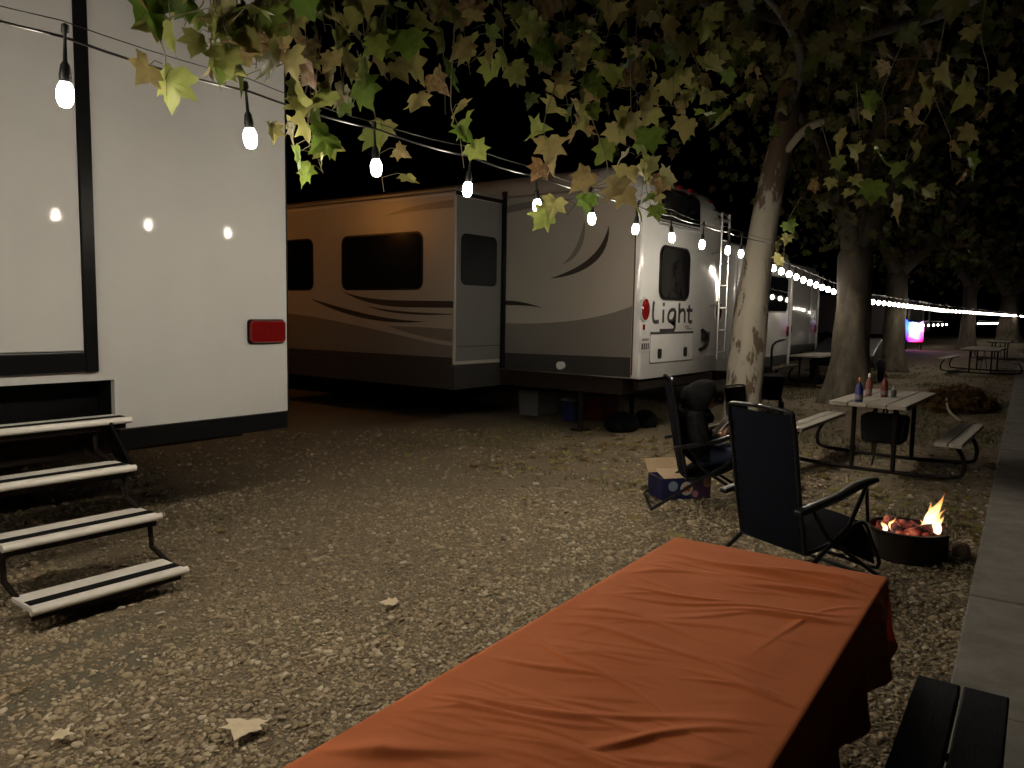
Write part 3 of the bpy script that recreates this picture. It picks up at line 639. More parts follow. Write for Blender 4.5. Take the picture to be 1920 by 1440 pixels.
def bark(name, pale, patch, thr, sc=3.0, rough=.8):
    ma = mat(name, pale, rough, color2=patch, scale=sc, thr=thr, bump=.35, bscale=22, stretch=(1, 1, .35)); return ma
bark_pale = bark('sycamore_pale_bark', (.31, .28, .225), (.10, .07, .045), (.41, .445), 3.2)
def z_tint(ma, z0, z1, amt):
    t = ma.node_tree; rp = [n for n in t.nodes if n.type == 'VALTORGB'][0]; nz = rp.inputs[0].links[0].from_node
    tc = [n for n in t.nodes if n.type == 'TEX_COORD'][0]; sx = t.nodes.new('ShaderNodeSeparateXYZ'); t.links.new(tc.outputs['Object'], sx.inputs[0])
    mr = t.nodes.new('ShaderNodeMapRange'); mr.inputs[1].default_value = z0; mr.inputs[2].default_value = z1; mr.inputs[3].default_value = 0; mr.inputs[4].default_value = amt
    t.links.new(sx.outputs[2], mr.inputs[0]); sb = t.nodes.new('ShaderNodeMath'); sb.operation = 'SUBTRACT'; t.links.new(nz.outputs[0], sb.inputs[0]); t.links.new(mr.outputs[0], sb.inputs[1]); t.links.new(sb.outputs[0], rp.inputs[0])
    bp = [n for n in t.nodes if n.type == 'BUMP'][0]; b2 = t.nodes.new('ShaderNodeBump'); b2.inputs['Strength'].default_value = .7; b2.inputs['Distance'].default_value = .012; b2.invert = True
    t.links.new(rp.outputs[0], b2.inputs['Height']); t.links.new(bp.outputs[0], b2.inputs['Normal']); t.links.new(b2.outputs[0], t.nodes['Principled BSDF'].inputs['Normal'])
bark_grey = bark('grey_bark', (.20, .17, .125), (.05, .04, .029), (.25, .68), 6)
z_tint(bark_pale, 2.9, 4.8, .22); z_tint(bark_grey, 1.6, 2.7, .6)  # dark patch colour grows with height; on grey bark it paints in shade
twig_m = mat('twig_bark', (.11, .09, .06), .8)
limb_m = mat('shaded_limb_bark', (.03, .024, .018), .85, noise_amt=.4, scale=9, bump=.3, bscale=25)  # bark colour darkened to paint in the shade up among the limbs
def trunk_mb(path, radii, seg=26, flare=0, lump=.06, seed=0, rings=44):
    pts = smooth_path(path, max(2, rings//(len(path)-1))); n = len(pts); mb = MB()
    rs = np.interp(np.linspace(0, len(radii)-1, n), range(len(radii)), radii)
    mb.tube(pts, [float(x) for x in rs], seg)
    out = []
    for i, v in enumerate(mb.v):
        ring = min(i//seg, n-1); c = pts[ring]; d = Vector(v)-c; z = Vector(v).z
        k = 1+lump*noise.noise(Vector((d.normalized().x*2+seed, d.normalized().y*2, z*1.3)))*2+.02*noise.noise(Vector((d.x*20, d.y*20, z*4+seed)))
        if flare: 
            a = math.atan2(d.y, d.x); k *= 1+flare*math.exp(-max(z, 0)*2.6)*(1+.35*math.sin(a*5+seed))
        out.append(tuple(c+d*k))
    mb.v = out; return mb

# --- pale sycamore behind the recliners, its limbs reaching over the site
TR = empty('sycamore_tree', (10.75, 3.94, 0), label='pale-barked sycamore behind the recliners, leafy limbs overhanging the site', cat='tree'); org(TR)
tp = [(10.70, 3.94, -.05), (10.86, 3.94, 1.5), (10.97, 3.91, 2.3), (11.17, 3.82, 3.45), (11.35, 3.73, 4.36), (11.44, 3.70, 5.0), (11.6, 3.65, 6.1)]
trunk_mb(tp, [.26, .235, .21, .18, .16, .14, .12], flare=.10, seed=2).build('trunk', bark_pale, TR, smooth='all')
MB().tube(smooth_path([(11.2, 3.78, 3.8), (11.22, 3.62, 3.98), (11.3, 3.48, 4.18), (11.42, 3.32, 4.31), (11.54, 3.17, 4.35)], 4), .055, 10).build('broken_limb', mat('bare_wood', (.42, .36, .28), .7, noise_amt=.2, scale=8), TR, smooth='all')
LIMBS = [[(11.45, 3.7, 5.0), (9.3, 3.6, 5.0), (7.0, 3.4, 4.75), (5.0, 3.25, 4.35), (3.6, 3.2, 3.95), (2.6, 3.1, 3.75), (1.6, 3.0, 3.7)],
         [(11.3, 3.75, 4.4), (9.6, 3.0, 4.6), (7.6, 2.6, 4.5), (5.8, 2.4, 4.2), (4.4, 2.3, 3.9)],
         [(11.5, 3.65, 5.4), (10.2, 2.3, 5.0), (8.0, 1.0, 4.4), (5.0, .2, 3.9), (2.6, .1, 3.1)],
         [(11.5, 3.65, 5.6), (12.5, 2.6, 5.4), (13.5, 1.5, 5.0)], [(11.6, 3.7, 5.8), (11.0, 5.0, 6.2), (10.3, 6.3, 6.4)]]
for L in LIMBS:
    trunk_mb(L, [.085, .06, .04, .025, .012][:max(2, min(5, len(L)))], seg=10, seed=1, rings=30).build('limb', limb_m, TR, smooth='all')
TW = [ # px0,py0,px1,py1,depth,leaves
 (300,-60,320,60,3.1,6),(500,-80,545,60,3.3,6),(445,40,450,150,3.3,4),(385,-60,395,120,3.15,8),(470,-60,480,130,3.2,10),(298,70,312,180,3.1,3),(520,-50,505,140,3.25,9),(350,-70,345,50,3.3,6),(430,-70,430,90,3.0,7),(400,60,408,140,3.1,2),
 (565,-60,585,200,3.75,11),(630,-40,645,180,3.8,9),(590,170,606,325,3.85,8),(552,240,560,300,3.8,3),(600,-60,610,60,3.6,6),
 (690,-60,690,120,4.3,9),(760,-40,762,130,4.3,8),(700,110,660,200,4.3,4),(815,-20,835,215,4.4,4),(845,190,870,315,4.45,4),(890,-40,882,140,4.5,10),(940,10,945,150,4.6,6),(700,200,720,360,5.0,4),
 (1000,-40,1012,140,4.8,9),(1060,40,1078,255,4.9,13),(1020,230,1022,335,4.9,4),(1105,80,1100,240,5.0,8),(1200,0,1212,160,5.3,9),(1180,140,1190,240,5.2,6),(1265,90,1272,240,5.5,10),(1315,140,1330,230,5.7,5),
 (1185,230,1200,385,5.2,12),(1140,320,1062,405,5.0,6),(1140,10,1122,110,5.0,7),(1230,300,1225,400,5.3,4),(1340,20,1350,140,6.2,8),(1410,60,1400,200,6.4,7),
 (1612,250,1625,390,5.6,6),(1700,290,1722,410,5.6,6),(1655,170,1660,260,5.8,4),(1560,300,1570,380,7.0,4),(1780,250,1790,330,6.0,4),(1475,420,1468,490,9.5,4),(1760,100,1770,200,4.6,5),(1840,60,1850,230,4.2,6)]
rd = random.Random(3); specs = []
for (x0, y0, x1, y1, d, n) in TW:
    a, b = at(x0, y0, d+rd.uniform(-.1, .1)), at(x1, y1, d)
    mid = a.lerp(b, .5)+Vector((rd.uniform(-.05, .05), rd.uniform(-.05, .05), .03)); P = smooth_path([a+Vector((rd.uniform(-.2, .2), rd.uniform(-.2, .2), .35)), a, mid, b], 5)
    tw = MB(); tw.tube(P, [.0045-.003*i/len(P) for i in range(len(P))], 5)
    for k in range(n):
        t = (k+rd.uniform(.1, .9))/n; p = a.lerp(b, t)
        sz = rd.uniform(.095, .19)*(1.0 if d > 4.2 else .95)
        q = p+Vector((rd.gauss(0, .07), rd.gauss(0, .10), rd.gauss(0, .02)+.03))
        tw.tube([p, p.lerp(q, .6)+Vector((0, 0, .015)), q], .0018, 4, cap=False); specs.append(leaf_matrix(q, sz, rd))
    tw.build('twig', twig_m, TR, smooth='all')
print('hero leaves', len(specs))
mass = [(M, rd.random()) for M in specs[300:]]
for i, M in enumerate(specs[:300]):
    o = bpy.data.objects.new('leaf', LME[i % len(LME)]); col.objects.link(o); o.parent = TR; o.matrix_local = Matrix.Translation(-ORG) @ M
# rest of the crown: behind and above, along the limbs
def along(L, t):
    f = t*(len(L)-1); i = min(int(f), len(L)-2); return Vector(L[i]).lerp(Vector(L[i+1]), f-i)
for L, n, sp in ((LIMBS[0], 420, .8), (LIMBS[1], 420, .8), (LIMBS[2], 160, .7), (LIMBS[3], 160, .8), (LIMBS[4], 160, .9)):
    for k in range(n):
        p = along(L, rd.uniform(.12, .8 if L is LIMBS[2] else 1))+Vector((rd.gauss(0, sp), rd.gauss(0, sp), rd.gauss(.25, .45)))
        v = p-CAM; dd = v.dot(fwd); px = 960+1440*v.dot(rgt)/max(dd, .01); py = 720-1440*v.dot(upv)/max(dd, .01)
        if dd < 3.0 and L is not LIMBS[2]: continue
        lim = 240 if px < 1350 else 440
        if py > lim-40*rd.random()*3 or v.length < 1.9: continue
        mass.append((leaf_matrix(p, rd.uniform(.11, .18), rd), rd.random()))
for k in range(220):    # the tree's own head, round the trunk top
    p = Vector((11.6, 3.4, 4.9))+Vector((rd.gauss(0, 1.5), rd.gauss(0, 1.5), rd.gauss(0, .75)))
    if p.z < 3.1: continue
    mass.append((leaf_matrix(p, rd.uniform(.10, .17), rd), rd.random()))
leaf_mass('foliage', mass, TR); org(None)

def big_tree(name, label, base, h_split, r, limbs, nleaf, zc, spread, seed, lmin=.11):
    e = empty(name, base, label=label, cat='tree', group='trees along the walkway'); org(e); rd = random.Random(seed)
    B = Vector(base); top = B+Vector((.15, .05, h_split))
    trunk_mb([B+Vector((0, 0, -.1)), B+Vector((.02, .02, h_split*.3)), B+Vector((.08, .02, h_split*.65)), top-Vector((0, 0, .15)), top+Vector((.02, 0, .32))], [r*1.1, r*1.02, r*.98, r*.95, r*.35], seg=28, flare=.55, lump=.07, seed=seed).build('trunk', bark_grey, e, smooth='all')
    mass = []
    for L in limbs:
        P = [top-Vector((0, 0, .7)), top-Vector((0, 0, .1))]+[B+Vector(q) for q in L]
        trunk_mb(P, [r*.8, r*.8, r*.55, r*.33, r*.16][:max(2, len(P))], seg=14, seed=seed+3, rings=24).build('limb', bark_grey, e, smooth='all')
        for k in range(nleaf//len(limbs)):
            p = along(P, rd.uniform(.35, 1.05))+Vector((rd.gauss(0, spread), rd.gauss(0, spread), rd.gauss(.2, .7)))
            if p.z < zc: continue
            mass.append((leaf_matrix(p, rd.uniform(lmin, lmin*1.5), rd), rd.random()))
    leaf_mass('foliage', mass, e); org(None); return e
big_tree('shade_tree', 'thick grey tree trunk directly behind the picnic table with bottles', (15.30, 3.60, 0), 2.9, .31,
         [[(.0, .35, 3.8), (-.2, .7, 4.8), (-1.0, 1.5, 6.0)], [(.35, -.25, 3.6), (.7, -.7, 4.5), (1.3, -1.7, 5.6)], [(.2, .05, 3.9), (.2, -.3, 5.2), (-1.5, -1.8, 5.9)]], 1000, 2.75, 1.1, 11)
big_tree('shade_tree', 'second grey trunk past the thick tree, left of the glowing display', (25.8, 4.85, 0), 3.0, .30, [[(-.3, .5, 4), (-1.2, 1.6, 6)], [(.6, -.8, 4), (1.2, -2, 6)]], 700, 3.2, 1.4, 12, .16)
big_tree('shade_tree', 'slim trunk standing right of the glowing display', (47.5, 5.35, 0), 3.4, .34, [[(-.6, 1, 5), (-1.5, 2, 7)], [(.6, -1, 5), (1.5, -2, 7)]], 450, 3.6, 1.7, 13, .22)
big_tree('shade_tree', 'farthest broad trunk at the right end of the lit row', (66, 4.9, 0), 3.4, .62, [[(-.6, 1, 5), (-1.5, 2, 7)], [(.6, -1, 5), (1.5, -2, 7)]], 450, 3.6, 2.0, 14, .25)

# ------------------------------------------------------------------ picnic tables
def picnic_table(name, x0, x1, y0, y1, zt, label, top_m, bench_m, frame_m, npl=4, gap=.22, bw=.25, zb=.44, group='picnic tables on the site', bends=True, rz=0):
    cx, cy = (x0+x1)/2, (y0+y1)/2
    e = empty(name, (cx, cy, 0), rz, label=label, cat='picnic table', group=group)
    hx, hy = (x1-x0)/2, (y1-y0)/2; w_ = 2*hy/npl
    for k in range(npl):
        MB().box(-hx+random.uniform(-.006, .006), hx+random.uniform(-.006, .006), -hy+k*w_+.004, -hy+(k+1)*w_-.004, zt-.04, zt+random.uniform(-.001, .002)).build('plank', top_m, e, bevel=.005)
    for sgn in (-1, 1):
        by = sgn*(hy+gap)
        for k in range(2):
            a = by+sgn*k*(bw/2); b = by+sgn*((k+1)*(bw/2)-.008)
            MB().box(-hx, hx, min(a, b), max(a, b), zb-.04, zb).build('bench_plank', bench_m, e, bevel=.006)
    for sx in (-hx+.38, hx-.38):
        for sgn in (-1, 1):
            bc = sgn*(hy+gap+bw/2); ot = sgn*(hy+gap+bw*.9)
            MB().tube(smooth_path([(sx, bc, zb-.045), (sx, bc+(ot-bc)*.8, zb*.62), (sx, ot, zb*.33), (sx, bc+sgn*.02, .06), (sx, sgn*hy*.8, .035), (sx, 0, .03)], 5), .021, 10).build('bench_leg', frame_m, e, smooth=True)
            MB().tube([(sx, sgn*hy*.55, .03), (sx, sgn*hy*.55, zt-.045)], .024, 10).build('leg', frame_m, e, smooth=True)
        MB().box(sx-.03, sx+.03, -hy+.03, hy-.03, zt-.075, zt-.041).build('crossbar', frame_m, e)
    MB().tube([(-hx+.38, 0, .08), (0, 0, zt-.06)], .01, 6).build('brace', frame_m, e); MB().tube([(hx-.38, 0, .08), (0, 0, zt-.06)], .01, 6).build('brace', frame_m, e)
    return e
picnic_table('picnic_table', .87, 2.70, .47, 1.17, .738, 'nearest picnic table under the orange cloth, with dark bench at lower right', wood_grey, wood_dark, steel_dark, gap=.13, bw=.26, zb=.45, rz=R(2.4))
picnic_table('picnic_table', 8.15, 9.92, 1.38, 2.10, .755, 'weathered picnic table with bottles on top, in front of the thick tree', wood_grey, wood_grey, steel_dark, gap=.25, bw=.24)
picnic_table('picnic_table', 17.4, 19.3, 4.75, 5.4, .75, 'dim picnic table half hidden behind the thick tree, yellow straps on its bench', wood_grey, wood_grey, steel_dark, gap=.2)
picnic_table('picnic_table', 26.0, 28.6, 2.1, 3.1, .75, 'distant picnic table at far right beneath the light strand', wood_grey, wood_grey, steel_dark, gap=.3)
picnic_table('picnic_table', 36.0, 38.0, 2.6, 3.4, .75, 'farthest picnic table beside the path at far right', wood_grey, wood_grey, steel_dark, gap=.3)

# orange cloth on the nearest table
def tablecloth():
    x0, x1, y0, y1, zt = .855, 2.715, .455, 1.185, .744
    nx_, ny_ = 560, 250; dropx, dropy = .22, .30
    U = np.linspace(x0-dropx, x1+dropx, nx_); V = np.linspace(y0-dropy, y1+dropy, ny_)
    UU, VV = np.meshgrid(U, V); H = np.zeros_like(UU); r_ = np.random.default_rng(5)
    for k in range(58):
        cx, cy = r_.uniform(x0, x1), r_.uniform(y0, y1); ang = -math.pi/2+r_.normal(.24, .20)
        if r_.random() < .07: ang += r_.uniform(.4, .8)
        ln = r_.uniform(.12, .42); wd = r_.uniform(.006, .015); ht = wd*(.28+1.15*r_.random()**2.0); cv = r_.normal(0, .4)
        a = (UU-cx)*math.cos(ang)+(VV-cy)*math.sin(ang); b = -(UU-cx)*math.sin(ang)+(VV-cy)*math.cos(ang)
        b = b+cv*a*a+.012*np.sin(a*14+k)
        prof_ = np.where(b > 0, np.exp(-(b/(wd*2.6))**2), np.exp(-(b/(wd*.8))**2))
        H = np.maximum(H, ht*prof_*np.exp(-(a/ln)**2))
    H += .003*np.sin(UU*9+VV*4)+.002*np.sin(VV*17-UU*5)
    ex = np.clip(x0-UU, 0, None)+np.clip(UU-x1, 0, None); ey = np.clip(y0-VV, 0, None)+np.clip(VV-y1, 0, None)
    X = np.clip(UU, x0, x1); Y = np.clip(VV, y0, y1)
    hang = np.sqrt(ex**2+ey**2); both = (ex > 0) & (ey > 0)
    top = hang <= 0
    # hanging part falls, swings out a little in folds
    fx = np.sign(UU-(x0+x1)/2)*np.where(ex > 0, 1, 0); fy = np.sign(VV-(y0+y1)/2)*np.where(ey > 0, 1, 0)
    sw = .008+.05*hang+.028*(hang/.3)**2*np.sin(UU*17+1.0)*np.where(ey > 0, 1, 0)+.03*hang/.3*np.sin(VV*21)*np.where(ex > 0, 1, 0)
    nrm = np.sqrt(np.maximum(fx**2+fy**2, 1))
    cornerpull = np.where(both, np.minimum(ex, ey)*.08, 0)
    X = X+fx*sw/nrm*np.where(hang > 0, 1, 0)+fx*cornerpull; Y = Y+fy*sw/nrm*np.where(hang > 0, 1, 0)+fy*cornerpull
    edge = np.minimum.reduce([UU-x0, x1-UU, VV-y0, y1-VV]); soft = np.clip(edge/.11, 0, 1)
    Z = zt+np.where(top, np.maximum(H, -.001)*soft+.003*soft, 0)-np.where(top, 0, np.maximum(hang*1.02-.006, 0))
    X, Y = (X-1.785)*math.cos(R(2.4))-(Y-.82)*math.sin(R(2.4))+1.785, (X-1.785)*math.sin(R(2.4))+(Y-.82)*math.cos(R(2.4))+.82
    P = np.stack([X, Y, Z], -1).reshape(-1, 3); F = []
    for j in range(ny_-1):
        for i in range(nx_-1):
            a = j*nx_+i; F.append((a, a+1, a+1+nx_, a+nx_))
    me = bpy.data.meshes.new('tablecloth'); me.from_pydata(P.tolist(), [], F); me.polygons.foreach_set('use_smooth', [True]*len(F))
    me.materials.append(mat('orange_cotton', (.66, .185, .06), .85, noise_amt=.16, scale=4, bump=.12, bscale=500, spec=.2))
    o = bpy.data.objects.new('tablecloth', me); col.objects.link(o)
    tag(o, 'wrinkled orange tablecloth draped over the nearest picnic table', 'tablecloth')
tablecloth()

# bottles on the far table
def bottle(name, c, prof_, ma, cap_m, label, capz):
    e = empty(name, c, label=label, cat='bottle', group='bottles on the picnic table')
    e.scale = (BS, BS, BS)
    bb = MB().lathe(prof_, (0, 0, 0), 18).build('bottle_body', ma, e, smooth=True)
    rm = prof_[2][0]+.0012; MB().lathe([(rm-.003, .03), (rm, .032), (rm, .085), (rm-.003, .087)], (0, 0, 0), 18).build('paper_label', mat('pale_label', (.17, .16, .15), .6), bb, smooth=True)
    MB().lathe([(.012, 0), (.016, 0), (.015, .03), (.006, .05)], (0, 0, capz), 12).build('cap', cap_m, e, smooth=True)
    return e
BS = .85
std = [(.002, 0), (.034, .002), (.036, .02), (.035, .13), (.030, .16), (.015, .195), (.013, .21)]
wht = mat('white_plastic', (.55, .55, .53), .4)
bottle('spray_bottle', (8.25, 1.84, .757), [(.002, 0), (.045, .002), (.046, .15), (.03, .2), (.014, .22), (.013, .24)], mat('blue_label_plastic', (.02, .028, .16), .4), mat('orange_cap', (.6, .15, .04), .4), 'blue spray bottle with orange nozzle nearest the table edge', .24)
bottle('sauce_bottle', (8.95, 1.90, .757), [(r*1.1, z*1.15) for r, z in std], mat('ketchup_red', (.22, .07, .06), .4), wht, 'pale capped red sauce bottle, left one of the pair on the table', .24)
bottle('sauce_bottle', (8.93, 1.74, .757), [(r*1.15, z*1.2) for r, z in std], mat('dark_red_sauce', (.13, .018, .018), .4), black_plastic, 'dark red sauce bottle with black cap, right one of the pair', .25)
bottle('small_jar', (9.08, 1.68, .757), [(.002, 0), (.035, .002), (.036, .07), (.03, .085), (.03, .09)], mat('jar_grey', (.22, .21, .2), .3), wht, 'small grey jar beside the dark red sauce bottle', .09)
# bag hanging under that table
e = empty('hanging_bag', (8.75, 1.68, .30), label='dark bag hanging beneath the picnic table with bottles', cat='bag')
mb = MB(); prf = rrect(-.20, .20, 0, .30, .05); mb.prism([(y*(1+.12*(z/.3)), z) for y, z in prf], lambda y, z: (-.13, y, z), (.26, 0, 0)); mb.build('sack', mat('dark_grey_bag', (.015, .016, .018), .8, spec=.1, bump=.3, bscale=12), e, bevel=.03, smooth=True)
for x in (-.1, .1): MB().tube(smooth_path([(x, -.12, .28), (x*.5, -.05, .42), (x*.5, .05, .42), (x, .12, .28)], 5), .007, 6).build('handle', black_plastic, e, smooth=True)
# yellow straps on the far bench
for k, (y, z, lab) in enumerate(((5.55, .45, 'taller pale yellow strap on the far bench left of the thick tree'), (5.52, .45, 'shorter pale yellow strap on the far bench beside the thick tree'))):
    x = 17.75 if k == 0 else 17.45; y = 5.62 if k == 0 else 5.55
    MBs = MB().tube(smooth_path([(x, y, z), (x+.02, y-.02, z+.12), (x+.1, y-.08, z+.3 if k == 0 else z+.2)], 4), [.03]*4+[.035]*4+[.02], 8)
    tag(MBs.build('strap', mat('yellow_webbing', (.62, .52, .12), .7), smooth='all'), lab, 'strap')

# ------------------------------------------------------------------ recliner chairs
sling = mat('navy_sling_fabric', (.007, .008, .014), .8, bump=.25, bscale=300, spec=.08)
frame_k = mat('black_chair_tube', (.010, .010, .011), .3, spec=.3)
arm_m = mat('chair_arm_plastic', (.012, .012, .012), .3, spec=.35)
def recliner(loc, rz, label):
    e = empty('recliner_chair', loc, rz, label=label, cat='chair', group='folding recliners round the fire')
    hw = .25
    def strip(pts, name, m_, th=.006, sagv=.02):
        mb = MB(); P = smooth_path([(x, 0, z) for x, z in pts], 5); n = len(P); vs = []; fs = []; c = 9
        for i, p in enumerate(P):
            for k in range(c):
                y = -hw+.015+(2*hw-.03)*k/(c-1); s_ = sagv*(1-(2*k/(c-1)-1)**2)
                t = (P[min(i+1, n-1)]-P[max(i-1, 0)]).normalized(); nn = Vector((-t.z, 0, t.x))
                q = Vector((p.x, y, p.z))-nn*(-s_); vs.append(q)
        for i in range(n-1):
            for k in range(c-1): a = i*c+k; fs.append((a, a+1, a+1+c, a+c))
        off = len(vs); vs2 = [v+Vector((0, 0, -th)) for v in vs]
        mb.add(vs+vs2, fs+[tuple(i+off for i in reversed(f)) for f in fs]); return mb.build(name, m_, e, smooth='all')
    back = [(-.10, .27), (-.15, .55), (-.20, .85), (-.24, 1.06)]; seat = [(-.09, .27), (.12, .31), (.36, .40)]; foot = [(.37, .395), (.46, .28), (.52, .12)]
    strip(back, 'backrest', sling); strip(seat, 'seat', sling); strip(foot, 'footrest', sling)
    for sgn in (-1, 1):
        MB().tube(smooth_path([(-.09, sgn*hw, .26), (-.15, sgn*hw, .55), (-.20, sgn*hw, .85), (-.236, sgn*hw, 1.03), (-.244, sgn*(hw-.03), 1.075)]+([(-.246, 0, 1.085)]), 4), .0125, 8).build('back_frame', frame_k, e, smooth='all')
        MB().tube(smooth_path([(-.09, sgn*hw, .26), (.12, sgn*hw, .30), (.36, sgn*hw, .395), (.46, sgn*hw, .28), (.53, sgn*hw, .10), (.535, 0, .09)], 4), .0125, 8).build('seat_frame', frame_k, e, smooth='all')
        ya = sgn*(hw+.045)
        ar = MB().prism([(-.22, .535), (-.1, .56), (.1, .60), (.25, .655), (.40, .675), (.41, .65), (.25, .615), (.1, .565), (-.1, .525), (-.22, .505)], lambda x, z: (x, ya-.028, z), (0, .056, 0))
        ar.build('armrest', arm_m, e, bevel=.008, smooth=True)
        MB().tube([(.33, ya, .63), (.20, ya, .40), (-.38, ya, .015)], .013, 8).build('leg', frame_k, e, smooth=True)
        MB().tube([(-.10, ya, .53), (.02, ya, .36), (.56, ya, .015)], .013, 8).build('leg', frame_k, e, smooth=True)
        MB().tube([(.33, ya, .63), (.40, ya-sgn*.03, .40)], .011, 8).build('arm_link', frame_k, e, smooth=True)
        for z0 in np.linspace(.34, .98, 9):
            x = np.interp(z0, [.27, .55, .85, 1.06], [-.10, -.15, -.20, -.24]); MB().tube([(x, sgn*(hw-.03), z0-.01), (x, sgn*(hw+.006), z0+.012)], .003, 4).build('lacing', arm_m, e)
    for x in (-.38, .56): MB().tube([(x, -hw-.045, .015), (x, hw+.045, .015)], .013, 8).build('ground_bar', frame_k, e, smooth=True)
    MB().tube([(-.09, -hw, .26), (-.09, hw, .26)], .012, 8).build('hip_bar', frame_k, e, smooth=True)
    return e
recliner((4.59, 1.40, 0), R(-26), 'empty navy recliner with its back to the orange table, beside the fire')
C1 = ((6.06, 2.62, 0), R(-57))
recliner(*C1, 'dark recliner in which the hooded person sits')
recliner((7.85, 2.80, 0), R(-100), 'smaller dark recliner beyond the hooded person, against the pale trunk').scale = (.8, .8, .8)

# ------------------------------------------------------------------ seated person
def person():
    e = empty('person', C1[0], C1[1], label='person in black hoodie and blue jeans sitting in a recliner, holding a tablet', cat='person')
    J = {'pel': (-.01, 0, .43, .17, .15), 'wai': (-.045, 0, .54, .18, .165), 'che': (-.045, 0, .67, .19, .17), 'nck': (-.005, 0, .79, .085, .085), 'hd': (.02, 0, .85, .06, .06)}
    E_ = [('pel', 'wai'), ('wai', 'che'), ('che', 'nck'), ('nck', 'hd')]
    for s_, y in (('l', 1), ('r', -1)):
        J['sh'+s_] = (-.03, y*.19, .735, .092, .092); J['el'+s_] = (.03, y*.265, .545, .072, .072); J['wr'+s_] = (.165, y*.12, .60, .036, .036)
        J['hp'+s_] = (.05, y*.085, .415, .088, .088); J['kn'+s_] = (.42, y*.12, .47, .064, .064); J['cf'+s_] = (.49, y*.12, .30, .056, .056); J['an'+s_] = (.50, y*.12, .09, .040, .040); J['to'+s_] = (.64, y*.13, .05, .035, .03)
        E_ += [('che', 'sh'+s_), ('sh'+s_, 'el'+s_), ('el'+s_, 'wr'+s_), ('pel', 'hp'+s_), ('hp'+s_, 'kn'+s_), ('kn'+s_, 'cf'+s_), ('cf'+s_, 'an'+s_), ('an'+s_, 'to'+s_)]
    def skin(name, J, E_, root, mats_, sub=2, pick=None):
        ks = list(J); me = bpy.data.meshes.new(name); me.from_pydata([J[k][:3] for k in ks], [(ks.index(a), ks.index(b)) for a, b in E_], [])
        bm = bmesh.new(); bm.from_mesh(me); ly = bm.verts.layers.skin.verify(); bm.verts.ensure_lookup_table()
        for i, k in enumerate(ks):
            bm.verts[i][ly].radius = J[k][3:5]; bm.verts[i][ly].use_root = (k == root)
        bm.to_mesh(me); bm.free(); o = bpy.data.objects.new(name, me); col.objects.link(o)
        o.modifiers.new('skin', 'SKIN'); sb = o.modifiers.new('sub', 'SUBSURF'); sb.levels = sub; sb.render_levels = sub
        dg = bpy.context.evaluated_depsgraph_get(); me2 = bpy.data.meshes.new_from_object(o.evaluated_get(dg)); bpy.data.objects.remove(o)
        for m_ in mats_: me2.materials.append(m_)
        if pick:
            for p in me2.polygons: p.material_index = pick(p.center)
        me2.polygons.foreach_set('use_smooth', [True]*len(me2.polygons))
        o = bpy.data.objects.new(name, me2); col.objects.link(o); o.parent = e; return o
    hood = mat('black_hoodie', (.012, .012, .0125), .9, spec=.05, bump=.5, bscale=22); jean = mat('blue_jeans', (.035, .05, .11), .85, bump=.2, bscale=300)
    shoe = mat('grey_shoes', (.22, .22, .22), .6); skn = mat('skin', (.50, .28, .19), .5, noise_amt=.12, scale=12)
    skin('body', J, E_, 'pel', [hood, jean, shoe], pick=lambda c: 2 if c.z < .11 else (1 if c.x > .10 and c.z < .56 and not (abs(c.y) > .17 and c.z > .50) and not c.z > .535 or c.z < .40 else 0))
    # head with face, looking down at the tablet
    bm = bmesh.new(); bmesh.ops.create_uvsphere(bm, u_segments=40, v_segments=28, radius=1)
    for v in bm.verts:
        x, y, z = v.co; X, Y, Z = x*.092, y*.073, z*.112
        if z < 0: X *= 1-.10*(-z); Y *= 1-.28*(-z)
        if x > 0:
            X += .018*math.exp(-(y/.16)**2-((z+.10)/.16)**2)+.012*math.exp(-(y/.11)**2-((z+.20)/.09)**2)      # nose
            X += .006*math.exp(-(y/.3)**2-((z+.48)/.10)**2)                                                    # lips
            X += .010*math.exp(-(y/.35)**2-((z+.85)/.16)**2)                                                   # chin
            X -= .010*(math.exp(-((y-.40)/.2)**2-((z-.02)/.12)**2)+math.exp(-((y+.40)/.2)**2-((z-.02)/.12)**2))  # eye sockets
            X += .005*math.exp(-(y/.6)**2-((z-.18)/.08)**2)
        v.co = (X, Y, Z)
    M = Matrix.Translation((.03, 0, .90)) @ Matrix.Rotation(R(20), 4, 'Y') @ Matrix.Scale(1.18, 4)
    hd = MB().add([M @ v.co for v in bm.verts], [tuple(v.index for v in f.verts) for f in bm.faces]).build('head', skn, e, smooth='all'); bm.free()
    def small(name, c, r, ma, p):
        b2 = bmesh.new(); bmesh.ops.create_uvsphere(b2, u_segments=14, v_segments=10, radius=1)
        o = MB().add([M @ (Vector(c)+Vector((v.co.x*r[0], v.co.y*r[1], v.co.z*r[2]))) for v in b2.verts], [tuple(v.index for v in f.verts) for f in b2.faces]).build(name, ma, p, smooth='all'); b2.free(); return o
    for y in (-.030, .030):
        small('eye', (.077, y, .002), (.011, .013, .008), mat('eye_dark', (.05, .04, .035), .2), hd)
        small('eyebrow', (.083, y, .020), (.008, .019, .004), mat('dark_hair', (.03, .022, .016), .7), hd)
    small('mouth', (.088, 0, -.054), (.007, .023, .006), mat('lips', (.33, .13, .11), .5), hd)
    small('hair', (.045, 0, .082), (.045, .055, .025), mat('dark_hair', (.03, .022, .016), .7), hd)
    # hood: open shell round the head
    mb = MB(); vs = []; fs = []; nu, nv = 30, 22
